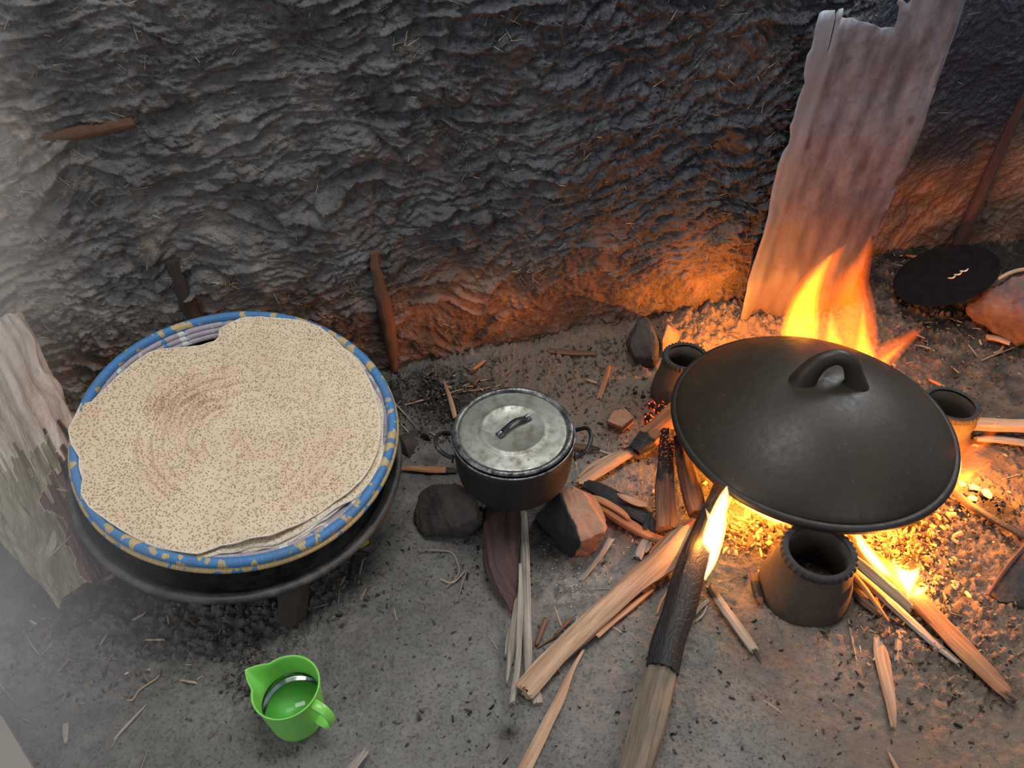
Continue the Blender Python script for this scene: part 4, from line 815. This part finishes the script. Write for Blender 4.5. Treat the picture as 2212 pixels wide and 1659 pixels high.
# leaf scrap, matchbox
lf = stone(gz([(985, 842, .004), (1000, 830, .006), (1010, 820, .008), (1003, 832, .0), (988, 846, .0), (994, 838, .01)]), simple('yellow_leaf', sr(170, 120, 50), sr(120, 80, 40), 60, .8), 'crumpled yellow-brown dry leaf behind the pot', 'leaf', seed=31, sub=2, amp=.001, name='dry_leaf')
mb = empty('matchbox', G(777, 1168, 0), 'small crushed matchbox with yellow border and purple label tucked beside the pan', 'matchbox')
def slab(name, pts, z0, z1, mat, par=None, loc=(0, 0, 0)):
    n_ = len(pts); V = [(x - loc[0], y - loc[1], z0) for x, y in pts] + [(x - loc[0], y - loc[1], z1) for x, y in pts]
    F = [tuple(reversed(range(n_))), tuple(range(n_, 2 * n_))] + [(i, (i + 1) % n_, n_ + (i + 1) % n_, n_ + i) for i in range(n_)]
    o = mesh(name, V, F, mat, par, smooth=False); 
    if par is None: o.location = loc
    return o
q_ = [G(x, y, .012)[:2] for x, y in ((752, 1170), (785, 1148), (796, 1166), (764, 1184))]; ml = mb.location
def lerp4(q, a0, a1, b0, b1):
    f_ = lambda a, b: tuple((1 - a) * (1 - b) * q[0][i] + a * (1 - b) * q[1][i] + a * b * q[2][i] + (1 - a) * b * q[3][i] for i in (0, 1))
    return [f_(a0, b0), f_(a1, b0), f_(a1, b1), f_(a0, b1)]
slab('sleeve', q_, .0, .011, simple('matchbox_yellow', sr(220, 205, 60), sr(200, 185, 50), 60, .6), mb, loc=ml)
slab('label_panel', lerp4(q_, .14, .86, .16, .84), .0105, .0116, simple('matchbox_purple', sr(110, 50, 70), sr(90, 40, 60), 60, .6), mb, loc=ml)

# wooden block and stake that carry the pan
bk = stone(gz([(598, 1262, .13), (655, 1255, .13), (600, 1275, .11), (650, 1268, .11), (604, 1362, .0), (636, 1364, .0), (660, 1340, .0), (668, 1300, .0), (604, 1310, .0), (665, 1268, .09)]), M['dark'], 'upright dark wooden block holding up the near side of the metal pan', 'wood block', seed=41, amp=.003, name='wood_block', smooth_it=0)
for nm in ('char', 'ember'): bk.data.attributes.new(nm, 'FLOAT', 'POINT')
stone([( -.66, 1.12, .0), (-.60, 1.10, .0), (-.61, 1.17, .0), (-.67, 1.17, .0), (-.66, 1.13, .165), (-.61, 1.11, .16), (-.62, 1.16, .165), (-.66, 1.17, .165)], M['rock'], 'dark stone under the wall side of the metal pan', seed=42)
stone([( -.70, .93, .0), (-.62, .90, .0), (-.61, .99, .0), (-.69, 1.00, .0), (-.69, .94, .142), (-.63, .92, .14), (-.62, .98, .145), (-.68, .99, .15)], M['rock'], 'dark stone under the log side of the metal pan', seed=43)
W([(318, 1255, .09, 8), (312, 1285, .05, 9), (300, 1328, .0, 8)], M['dark'], 'thin dark stake leaning under the rim of the metal pan', 'stick', seed=74, name='stick', jag=.001)

# big split log on the left
m = NT('fresh_split_log'); uv = m.n('ShaderNodeTexCoord', out='UV'); g = m.noise(m.co(scale=(60, 5, 1), src=uv), 1, 6, .7, .4); g2 = m.noise(m.co(scale=(14, 3.5, 1), src=uv), 1, 4, .6, .6); gf = m.noise(m.co(scale=(220, 9, 1), src=uv), 1, 3)
t = m.attr('tone')
face = m.mix(m.ramp(g, [(.35, 0.0), (.62, 1.0)]), sr(214, 198, 184), sr(176, 148, 126)); face = m.mix(m.ramp(g2, [(.45, 0.0), (.6, .8)]), face, sr(200, 150, 120))
olive = m.mix(m.ramp(g, [(.35, 0.0), (.6, 1.0)]), sr(165, 155, 125), sr(110, 98, 74)); red_ = m.mix(m.ramp(g2, [(.4, 0.0), (.6, 1.0)]), sr(124, 82, 64), sr(96, 70, 58)); bark = m.mix(m.ramp(g, [(.4, 0.0), (.65, 1.0)]), sr(62, 56, 52), sr(38, 35, 34))
c_ = m.mix(m.ramp(t, [(.2, 0.0), (.25, 1.0)]), olive, face); c_ = m.mix(m.ramp(t, [(.45, 0.0), (.5, 1.0)]), c_, red_); c_ = m.mix(m.ramp(t, [(.7, 0.0), (.75, 1.0)]), c_, bark)
M['log'] = m.done(c_, .8, m.bump(m.math('ADD', m.math('MULTIPLY', g, 1.6), gf), 1.0, .010))
def log_tone(a, t):                                     # a = 0 faces right-down-slope, pi/2 up
    d = math.degrees(a) % 360
    n_ = .5 * n1(t * 6 + d * .01, 7)
    fib = n1(d * .16, 21) + .6 * n1(d * .45, 22)
    if t > .50 + .13 * fib:
        if d < 10 or d > 300: return .85
        return .35 if d < 175 + 30 * n_ else .0
    if d < 48 + 22 * n1(t * 9, 31) or d > 300: return .9
    if d < 92 + 34 * n1(t * 7, 32) and (t < .40 + .15 * fib): return .6
    return 0.0
def log_prof(a):
    d = math.degrees(a) % 360
    return 1.0 + .10 * math.cos(math.radians(3 * d - 60))
biglog = W([(213, 1275, .065, 135), (168, 1195, .085, 155), (120, 1110, .12, 180), (75, 1030, .16, 200), (20, 935, .21, 215), (-30, 845, .27, 220), (-90, 735, .34, 220)], M['log'], 'big split log with pale torn wood, lying left of the bread basket', 'log', th=.62, seed=80, n=120, jag=.035, rough=.09, name='split_log', prof=log_prof, tone=log_tone)
def sub(o, par):
    for k_ in ('category', 'group', 'label'):
        if k_ in o: del o[k_]
    o.location = o.location - par.location; o.parent = par; return o
sp_ = W([(85, 985, .19, 8), (82, 1000, .19, 20), (72, 1025, .185, 14)], M['dark'], 'x', seed=81, name='torn_knot', th=.6, char=[(0, .9), (1, .3)]); sub(sp_, biglog); sp_['label'] = 'dark torn knot on the log'
sp_ = W([(70, 1035, .18, 14), (100, 1045, .17, 22), (150, 1062, .16, 6)], M['grey_wood'], 'x', seed=82, name='torn_splinter', th=.4); sub(sp_, biglog); sp_['label'] = 'white torn splinter below the knot'
sp_ = W([(118, 1145, .16, 5), (112, 1180, .16, 16), (100, 1208, .155, 5)], M['grey_wood'], 'x', seed=83, name='torn_splinter', th=.3); sub(sp_, biglog)
sp_ = W([(158, 1154, .16, 3), (130, 1182, .165, 5), (102, 1208, .16, 3)], M['grey_wood'], 'x', seed=84, name='torn_splinter', th=1); sub(sp_, biglog)
# grey plank in the near corner
pk = slab('plank', [G(x, y, .02)[:2] for x, y in ((-40, 1500), (5, 1548), (84, 1680), (60, 1760), (-60, 1760))], .002, .022, M['grey_wood'], None, loc=tuple(G(0, 1620, 0)))
for nm in ('char', 'ember'): pk.data.attributes.new(nm, 'FLOAT', 'POINT')
tag(pk, 'pale grey plank end in the near left corner of the floor', 'plank')
# broken vessel wall at the right edge
m = NT('soil_slab'); c = m.co()
sh = stone(gz([(2132, 1288, .0), (2140, 1272, .03), (2180, 1222, .05), (2235, 1160, .06), (2300, 1170, .06), (2290, 1290, .03), (2165, 1312, .0), (2160, 1300, .02), (2240, 1150, .0), (2290, 1330, .0)]), M['rock'], 'dark grey slab with reddish edge cut off by the right frame edge', 'slab', seed=44, amp=.004, name='stone_slab', smooth_it=0)
W([(2133, 1288, .035, 5), (2165, 1240, .05, 9), (2195, 1202, .06, 9), (2235, 1155, .07, 8)], M['bark'], 'reddish bark strip along the edge of the dark slab', 'bark', seed=75, name='bark_strip')
# sticks buried in the wall
def wstick(L, wpx, mat, label, name='wall_stick', cat='stick', off=.0, right_=False, seed=0, char=None):
    P = [(WR if right_ else WP)(x, y, off) for x, y in L]; r = [w_ * pxm(p) / 2 for w_, p in zip(wpx, P)]
    o = tube(name, P, r, mat, None, n=14, k=8, up=(.22, -.97, 0)); me = o.data
    co = np.zeros(len(me.vertices) * 3, dtype=np.float32); me.vertices.foreach_get('co', co); co = co.reshape(-1, 3)
    d = fbm(co[:, 0] * 60 + co[:, 1] * 40, co[:, 2] * 25, 3, seed) * .003; co[:, 1] += d; co[:, 0] += d; me.vertices.foreach_set('co', co.ravel())
    at = me.attributes.new('char', 'FLOAT', 'POINT'); at.data.foreach_set('value', np.full(len(me.vertices), char or 0, dtype=np.float32)); me.attributes.new('ember', 'FLOAT', 'POINT')
    return tag(o, label, cat)
wstick([(806, 545), (820, 620), (838, 700), (852, 800)], [16, 28, 30, 18], M['brown'], 'brown upright stick half buried in the mud wall behind the basket', 'buried_stick', off=.02, seed=1)
wstick([(372, 560), (388, 610), (404, 650), (425, 690)], [28, 34, 36, 34], M['dark'], 'dark upright post end showing through the mud wall behind the basket', 'buried_post', 'post', off=.012, seed=2)
wstick([(95, 296), (140, 290), (190, 282), (240, 272), (290, 262)], [24, 28, 32, 30, 24], M['brown'], 'smooth horizontal brown stick buried in the upper mud wall', 'buried_stick', off=.004, seed=3)
wstick([(2240, 160), (2190, 260), (2140, 370), (2100, 460), (2062, 545)], [16, 22, 24, 28, 26], M['bark'], 'slanting thin pole standing against the far dark wall', 'leaning_pole', 'pole', off=.035, right_=True, seed=4, char=.25)

wstick([(1228, -20), (1226, 30), (1212, 62), (1216, 110), (1204, 150)], [6, 7, 8, 5, 2], M['dark'], 'thin dark root dangling down the upper middle of the mud wall', 'hanging_root', 'root', off=.022, seed=6)

# ================================================================== LOOSE STUFF
def shards(name, label, cat, spots, mat, size, seed, flat=.35, parent=None, long_=1.5, attrs=None):
    rs = np.random.RandomState(seed); V, F, A_ = [], [], []
    for (x, y, z, s) in spots:
        a = rs.uniform(0, math.pi * 2); L = s * rs.uniform(.6, long_); w_ = s * rs.uniform(.35, .8); h_ = s * flat * rs.uniform(.6, 1.4); ti = rs.uniform(-.35, .35)
        ux, uy = math.cos(a), math.sin(a); b = len(V); val = rs.uniform(0, 1)
        for (p, q, r) in ((-1, -.6, 0), (1, -.4, 0), (.7, .8, 0), (-.8, .6, 0), (-.7, -.3, 1), (.6, -.3, .8), (.5, .4, 1), (-.5, .5, .7)):
            p += rs.uniform(-.2, .2); q += rs.uniform(-.2, .2)
            V.append((x + (ux * p * L - uy * q * w_) / 2, y + (uy * p * L + ux * q * w_) / 2, z + r * h_ + ti * p * L * .3)); A_.append(val)
        F += [(b, b + 3, b + 2, b + 1), (b + 4, b + 5, b + 6, b + 7), (b, b + 1, b + 5, b + 4), (b + 1, b + 2, b + 6, b + 5), (b + 2, b + 3, b + 7, b + 6), (b + 3, b, b + 4, b + 7)]
    o = mesh(name, V, F, mat, smooth=False, attrs={'rnd': A_}); return tag(o, label, cat, kind='stuff')
def scatter(blobs, seed, s0, s1, power=2.0):
    rs = np.random.RandomState(seed); out = []
    for (px, py, sx, sy, n_) in blobs:
        for _ in range(n_):
            x, y = px + rs.normal() * sx, py + rs.normal() * sy
            if y < 560: continue
            p = G(x, y, 0)
            if p.y > min(1.537 + .2305 * p.x, 1e9) - .03 and p.x < .8: continue
            out.append((p.x, p.y, FH(p.x, p.y) - .001, s0 + (s1 - s0) * rs.rand() ** power))
    return out
def rnd_mat(name, stops, rough=.9):
    m = NT(name); col = m.ramp(m.attr('rnd'), stops); n_ = m.noise(m.co(), 120, 3)
    return m.done(m.mix(m.ramp(n_, [(.4, 0.0), (.7, .5)]), col, sr(40, 36, 34)), rough, m.bump(n_, .5, .001))
soilm = rnd_mat('soil_crumb', [(0, sr(60, 56, 53)), (.5, sr(96, 90, 84)), (1, sr(128, 121, 112))])
shards('soil_crumbs', 'loose crumbs of grey earth scattered over the floor', 'soil', scatter([(545, 1460, 28, 34, 260), (500, 1340, 130, 45, 200), (180, 1420, 110, 50, 300), (750, 1240, 60, 50, 160), (930, 870, 60, 50, 900), (1150, 770, 120, 34, 700), (1330, 740, 60, 40, 300),
      (1500, 690, 70, 25, 420), (1300, 860, 90, 70, 600), (950, 1190, 80, 60, 120), (2060, 1380, 90, 90, 380), (1950, 1230, 90, 70, 300), (2080, 780, 90, 60, 300), (1980, 600, 60, 40, 200), (1000, 1500, 400, 120, 160), (1700, 1500, 300, 110, 160)], 1, .003, .013), soilm, 0, 1, flat=.45, long_=1.2)
shards('charcoal_crumbs', 'small black charcoal crumbs strewn around the hearths', 'charcoal', scatter([(930, 860, 60, 40, 300), (1100, 1210, 60, 50, 90), (1400, 1130, 40, 40, 120), (1370, 1000, 60, 50, 60), (2120, 1110, 45, 35, 140), (1640, 1350, 160, 80, 40), (2000, 1450, 200, 120, 60), (1050, 1570, 60, 40, 30), (700, 1280, 60, 50, 40)], 2, .003, .012), rnd_mat('charcoal_crumb', [(0, sr(14, 14, 16)), (1, sr(46, 44, 44))], .6), 0, 2)
shards('ash_flakes', 'white ash flakes sprinkled on the earth by the pot fire', 'ash', scatter([(1200, 1250, 42, 40, 300), (1255, 1275, 36, 28, 160), (1150, 1150, 20, 40, 30), (1040, 1160, 15, 60, 40), (1700, 1480, 300, 120, 22), (700, 1450, 300, 120, 30)], 3, .001, .0045, 3), rnd_mat('ash_flake', [(0, sr(190, 188, 182)), (1, sr(225, 224, 220))]), 0, 3, flat=.3)
shards('wood_litter', 'fine wood shreds littering the floor around the fires', 'wood litter', scatter([(1010, 830, 60, 30, 60), (1400, 1200, 70, 50, 60), (1900, 1330, 70, 60, 50), (2060, 720, 70, 40, 50), (1600, 700, 70, 18, 60), (1960, 570, 50, 25, 40), (750, 1230, 60, 50, 26), (300, 1400, 160, 80, 40), (1250, 950, 80, 60, 40)], 4, .004, .014), rnd_mat('wood_litter', [(0, sr(110, 80, 60)), (.6, sr(170, 140, 110)), (1, sr(205, 185, 155))]), 0, 4, flat=.12, long_=3.2)
# straw chopped into the mud wall
rs = np.random.RandomState(9); V, F, A_ = [], [], []
def hs_at(s, z):
    i = int(np.clip((s + 1.75) / .0032, 0, H.shape[1] - 1)); j = int(np.clip((z + .03) / .0032, 0, H.shape[0] - 1)); return H[j, i], BY[j, i]
spots = [(rs.uniform(-1.25, 1.6), rs.uniform(.02, 1.0), 1) for _ in range(1500)] + [(rs.normal(-1.0, .2), rs.uniform(.1, 1.0), 1.3) for _ in range(260)]
for cx, cz, nn in ((-.62, .36, 40), (-.37, .28, 46), (-.14, .12, 26), (.05, .25, 46), (.25, .18, 20), (-.95, .6, 30), (-.2, .8, 16), (.02, .83, 14)):
    spots += [(cx + rs.normal() * .018, cz + rs.normal() * .02, 1.1) for _ in range(nn)]
for s_, z_, k in spots:
    if s_ > .7 and rs.rand() < .7: continue
    hh, by = hs_at(s_, z_); L = rs.uniform(.006, .028) * k; a = rs.normal(.2, .9); w_ = rs.uniform(.0005, .0011); o_ = rs.uniform(.002, .007); tl = rs.uniform(-.15, .35)
    d = np.array([math.cos(a) * .974, math.cos(a) * .2305, math.sin(a)]); nrm = np.array([nx, ny, 0]); d = d + nrm * tl; sd = np.cross(d, nrm); sd /= np.linalg.norm(sd)
    c = np.array([s_ + nx * hh, by + ny * hh, z_]) + nrm * o_; b = len(V); v = rs.uniform(0, 1)
    for e, f_ in ((-1, 1), (1, .5)):
        p = c + d * L / 2 * e
        for g_ in (sd * w_ * f_, nrm * w_ * f_ - sd * w_ * .4 * f_, -sd * w_ * f_): V.append(tuple(p + g_)); A_.append(v)
    F += [(b, b + 1, b + 4, b + 3), (b + 1, b + 2, b + 5, b + 4), (b + 2, b, b + 3, b + 5), (b, b + 2, b + 1), (b + 3, b + 4, b + 5)]
o = mesh('wall_straw', V, F, rnd_mat('chopped_straw', [(0, sr(60, 56, 52)), (.45, sr(110, 100, 86)), (.85, sr(170, 155, 125)), (1, sr(200, 190, 165))]), smooth=False, attrs={'rnd': A_})
tag(o, 'chopped straw bristling from the dark mud wall', 'straw', kind='stuff')

# ---------------- coals: each lump near the griddle stands alone
def mat_coal(name, strength, col=(1, .10, .012, 1), thr=.5):
    m = NT(name); c = m.co(); a = m.noise(c, 70, 4, .6, .5); b = m.noise(c, 160, 3)
    k = m.ramp(a, [(thr, 0.0), (thr + .14, 1.0)])
    return m.done(m.mix(k, sr(26, 22, 22), sr(130, 110, 100)), .9, m.bump(b, .8, .002), Emission_Color=col, Emission_Strength=m.math('MULTIPLY', k, strength))
M['coal_hot'] = mat_coal('glowing_coal', 5.0); M['coal_warm'] = mat_coal('orange_lit_coal', 1.2, thr=.58); M['coal_ash'] = mat_rock('ash_coated_coal', sr(190, 180, 170), sr(130, 118, 108))
cl = [(1402, 908, 34, 'hot', 'black-and-red coal at the tip of the glowing heap beside the griddle rim'), (1425, 890, 40, 'hot', 'red coal in the middle of the glowing heap beside the griddle rim'), (1445, 882, 24, 'hot', 'brightest coal of the heap, touching the griddle rim'),
      (1438, 902, 32, 'hot', 'lower red coal in the heap by the griddle rim'), (1410, 880, 28, 'hot', 'upper thin red coal in the heap by the griddle rim'), (1390, 858, 14, 'warm', 'lone small coal on the earth by the rear stand'), (1372, 850, 12, 'warm', 'tiny black coal beside the lone small coal'),
      (1352, 886, 12, 'warm', 'black charcoal chip behind the broken stone chunk'), (1142, 1151, 10, 'hot', 'tiny red ember beside the splint bundle')]
for k, (x, y, w_, kind_, lb) in enumerate(cl):
    c = G(x, y, 0); r = w_ * pxm(c) / 2; rs = np.random.RandomState(50 + k)
    pts = [(c.x + r * math.cos(a) * rs.uniform(.6, 1), c.y + r * math.sin(a) * rs.uniform(.4, .8), z_ * r * .9) for a in np.linspace(0, 6.28, 6)[:-1] for z_ in (0, rs.uniform(.6, 1.2))]
    stone(pts, M['coal_' + kind_], lb, 'coal', seed=60 + k, sub=3, amp=.002, name='coal', smooth_it=0)
cl = [(2100, 1058, 34), (2128, 1075, 38), (2098, 1082, 22), (2148, 1092, 24), (2075, 1050, 26)]
lbs = ['whitish ash-coated coal above the charred stick near the griddle edge', 'largest ash-coated coal, near the bend of the charred stick', 'small ash-coated coal touching the charred stick', 'outermost ash-coated coal before the right frame edge', 'ash-coated coal closest to the griddle rim']
for k, ((x, y, w_), lb) in enumerate(zip(cl, lbs)):
    c = G(x, y, 0); r = w_ * pxm(c) / 2; rs = np.random.RandomState(90 + k)
    pts = [(c.x + r * math.cos(a) * rs.uniform(.6, 1), c.y + r * math.sin(a) * rs.uniform(.4, .8), z_ * r * .7) for a in np.linspace(0, 6.28, 6)[:-1] for z_ in (0, rs.uniform(.6, 1.2))]
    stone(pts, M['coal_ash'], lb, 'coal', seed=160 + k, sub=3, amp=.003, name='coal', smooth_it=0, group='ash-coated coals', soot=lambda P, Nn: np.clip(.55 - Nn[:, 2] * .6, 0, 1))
# bed of burning scraps under the griddle
shards('ember_bed', 'bed of glowing embers and burning scraps under the griddle', 'embers', scatter([(1630, 1130, 45, 35, 300), (1900, 1170, 60, 36, 480), (1980, 1210, 50, 50, 160), (1780, 1000, 150, 90, 420), (1980, 1120, 50, 36, 160)], 5, .006, .022),
       (lambda m: m.done(m.ramp(m.attr('rnd'), [(0, sr(120, 90, 70)), (1, sr(200, 170, 140))]), .9, None, Emission_Color=(1, .20, .02, 1), Emission_Strength=m.math('MULTIPLY', m.ramp(m.attr('rnd'), [(.72, 0.0), (.95, 1.0)]), 3.0)))(NT('ember_scrap')), 0, 5, flat=.3, long_=1.25)

# ================================================================== FLAMES (glowing gas inside closed tongues)
def mat_flame(name, col, strength):
    m = bpy.data.materials.new(name); m.use_nodes = True; t = m.node_tree; t.nodes.clear()
    o = t.nodes.new('ShaderNodeOutputMaterial'); e = t.nodes.new('ShaderNodeEmission'); e.inputs[0].default_value = col + (1,); e.inputs[1].default_value = strength
    t.links.new(e.outputs[0], o.inputs['Volume']); return m
M['f_orange'] = mat_flame('orange_flame_gas', (1.0, .125, .001), 24.0)
M['f_yellow'] = mat_flame('yellow_flame_gas', (1.0, .50, .02), 36.0)
M['f_white'] = mat_flame('white_hot_flame_gas', (1.0, .62, .22), 170.0)
def flame(label, tongues, plane, par=None):
    """tongues: (material, [(px, py, width_px)...], thickness ratio); plane: (p0, normal) the flame stands in"""
    p0, nn = Vector(plane[0]), Vector(plane[1]); root = empty('flame', p0, label, 'flame')
    for k, (mt, L, tk) in enumerate(tongues):
        P = [onplane(x, y, tuple(nn), p0.dot(nn)) for x, y, w_ in L]; r = [w_ * pxm(p) / 2 for (x, y, w_), p in zip(L, P)]
        vd = (Vector((0, 0, CAMZ)) - P[0]); up = vd - vd.project(Vector(P[-1]) - Vector(P[0]))
        for q in ((1.0, .72, .46) if max(w_ for x, y, w_ in L) > 12 else (1.0,)):
            tube('tongue', [p - p0 for p in P], [a * q for a in r], M[mt], root, n=18, flat=tk, k=8, up=tuple(nn))
    return root
flame('tall yellow and orange flame rising behind the griddle before the metal sheet', [
    ('f_orange', [(1735, 765, 70), (1735, 700, 96), (1755, 630, 84), (1785, 580, 50), (1812, 545, 22), (1828, 528, 3)], .35),
    ('f_orange', [(1850, 765, 90), (1848, 690, 90), (1845, 620, 70), (1862, 570, 44), (1876, 530, 22), (1882, 505, 3)], .25),
    ('f_orange', [(1800, 770, 200), (1805, 710, 180), (1815, 660, 130), (1830, 610, 80), (1840, 575, 30), (1844, 560, 3)], .14),
    ('f_yellow', [(1730, 765, 72), (1728, 710, 84), (1740, 650, 62), (1764, 600, 36), (1790, 560, 14), (1802, 545, 2)], .34),
    ('f_yellow', [(1800, 765, 50), (1797, 720, 32), (1795, 680, 12), (1795, 662, 2)], .3),
    ('f_yellow', [(1868, 775, 54), (1864, 735, 32), (1864, 690, 16), (1866, 650, 2)], .3),
    ], (Vector((.80, 1.455, .08)), (.05, -1, .15)))
flame('small orange flame licking out past the back edge of the griddle', [
    ('f_orange', [(1880, 790, 60), (1915, 765, 60), (1950, 740, 40), (1975, 722, 26), (1992, 712, 3)], .3),
    ('f_yellow', [(1895, 795, 30), (1920, 770, 20), (1942, 752, 10), (1955, 740, 2)], .3)], (Vector((.92, 1.40, .07)), (.1, -1, .4)))
flame('white-hot flame climbing the charred branch in front of the griddle', [
    ('f_white', [(1523, 1252, 6), (1531, 1215, 32), (1538, 1175, 46), (1546, 1140, 46), (1554, 1105, 34), (1564, 1075, 24), (1570, 1050, 4)], .6),
    ('f_white', [(1519, 1190, 4), (1524, 1172, 16), (1535, 1150, 14), (1550, 1135, 4)], .5),
    ('f_white', [(1524, 1098, 2), (1533, 1118, 12), (1545, 1135, 18), (1552, 1150, 5)], .5),
    ('f_yellow', [(1522, 1258, 6), (1524, 1215, 34), (1532, 1170, 46), (1545, 1130, 48), (1560, 1090, 28), (1572, 1050, 4)], .3),
    ], (G(1523, 1248, .03), (.05, -1, .75)))
flame('curved orange flame flicking out at the outer edge of the griddle', [
    ('f_orange', [(2060, 985, 30), (2095, 972, 36), (2125, 955, 30), (2146, 930, 18), (2152, 905, 3)], .3),
    ('f_yellow', [(2070, 988, 6), (2100, 975, 7), (2128, 958, 5), (2140, 940, 2)], .5)], (Vector((.96, .98, .12)), (.1, -.5, 1)))
flame('yellow-orange flame spreading just below the curved flame', [
    ('f_orange', [(2050, 1042, 40), (2085, 1022, 60), (2115, 1008, 50), (2138, 1000, 24), (2150, 992, 3)], .3),
    ('f_yellow', [(2055, 1050, 34), (2078, 1035, 34), (2100, 1022, 20), (2118, 1012, 3)], .3)], (Vector((.96, .93, .08)), (.1, -.5, 1)))
flame('bright flame streak along the upper end of the longest firewood', [
    ('f_white', [(1848, 1140, 10), (1862, 1175, 22), (1885, 1205, 26), (1910, 1232, 20), (1925, 1246, 4)], .5),
    ('f_yellow', [(1838, 1140, 20), (1860, 1175, 34), (1888, 1208, 36), (1916, 1238, 24), (1932, 1252, 3)], .3)], (G(1900, 1235, .06), (0, -.6, 1)))
flame('white curling flame above the middle of the longest firewood', [
    ('f_white', [(1925, 1205, 3), (1942, 1228, 14), (1960, 1248, 34), (1975, 1240, 26), (1986, 1226, 5)], .4),
    ('f_white', [(1958, 1245, 34), (1962, 1268, 22), (1962, 1295, 3)], .4), ('f_yellow', [(1918, 1205, 6), (1942, 1232, 26), (1962, 1252, 44), (1964, 1280, 24), (1962, 1306, 4)], .25)], (G(1962, 1290, .05), (0, -.8, 1)))
flame('smallest yellow flame at the lower side of the longest firewood', [
    ('f_white', [(1972, 1285, 8), (1985, 1278, 20), (2000, 1270, 10), (2008, 1262, 2)], .4), ('f_yellow', [(1968, 1282, 14), (1985, 1282, 32), (1998, 1290, 22), (2004, 1306, 3)], .3)], (G(1995, 1300, .04), (0, -.8, 1)))
flame('low burning streak under the front rim of the griddle', [
    ('f_white', [(1590, 1085, 4), (1630, 1103, 12), (1670, 1120, 18), (1700, 1128, 10)], .4), ('f_yellow', [(1580, 1078, 6), (1630, 1106, 26), (1675, 1126, 30), (1708, 1130, 8)], .3)], (G(1640, 1120, .05), (0, -.5, 1)))

# ================================================================== SMOKE
def smoke(label, loc, dims, dens, col=(.9, .93, 1.0), rot=(0, 0, 0)):
    bm = bmesh.new(); bmesh.ops.create_icosphere(bm, subdivisions=3, radius=1.0); me = bpy.data.meshes.new('smoke'); bm.to_mesh(me); bm.free()
    m = bpy.data.materials.new('smoke_haze'); m.use_nodes = True; t = m.node_tree; t.nodes.clear()
    o = t.nodes.new('ShaderNodeOutputMaterial'); v = t.nodes.new('ShaderNodeVolumeScatter'); v.inputs['Color'].default_value = col + (1,); v.inputs['Anisotropy'].default_value = .2
    tc = t.nodes.new('ShaderNodeTexCoord'); ln = t.nodes.new('ShaderNodeVectorMath'); ln.operation = 'LENGTH'; t.links.new(tc.outputs['Object'], ln.inputs[0])
    mr = t.nodes.new('ShaderNodeMapRange'); mr.interpolation_type = 'SMOOTHSTEP'; mr.inputs['From Min'].default_value = 1.0; mr.inputs['From Max'].default_value = .0; mr.inputs['To Min'].default_value = 0; mr.inputs['To Max'].default_value = dens
    t.links.new(ln.outputs['Value'], mr.inputs['Value']); t.links.new(mr.outputs['Result'], v.inputs['Density']); t.links.new(v.outputs[0], o.inputs['Volume'])
    o2 = bpy.data.objects.new('smoke', me); COL.objects.link(o2); me.materials.append(m); o2.location = loc; o2.scale = dims; o2.rotation_euler = rot
    return tag(o2, label, 'smoke', kind='stuff')
smoke('pale smoke hanging over the floor beside the big split log', (-.86, .56, .26), (.42, .46, .40), 1.6)
smoke('thin smoke drifting up the mud wall by the left frame edge', (-.95, .95, .80), (.32, .45, .60), 2.6, (1.0, .93, .88))
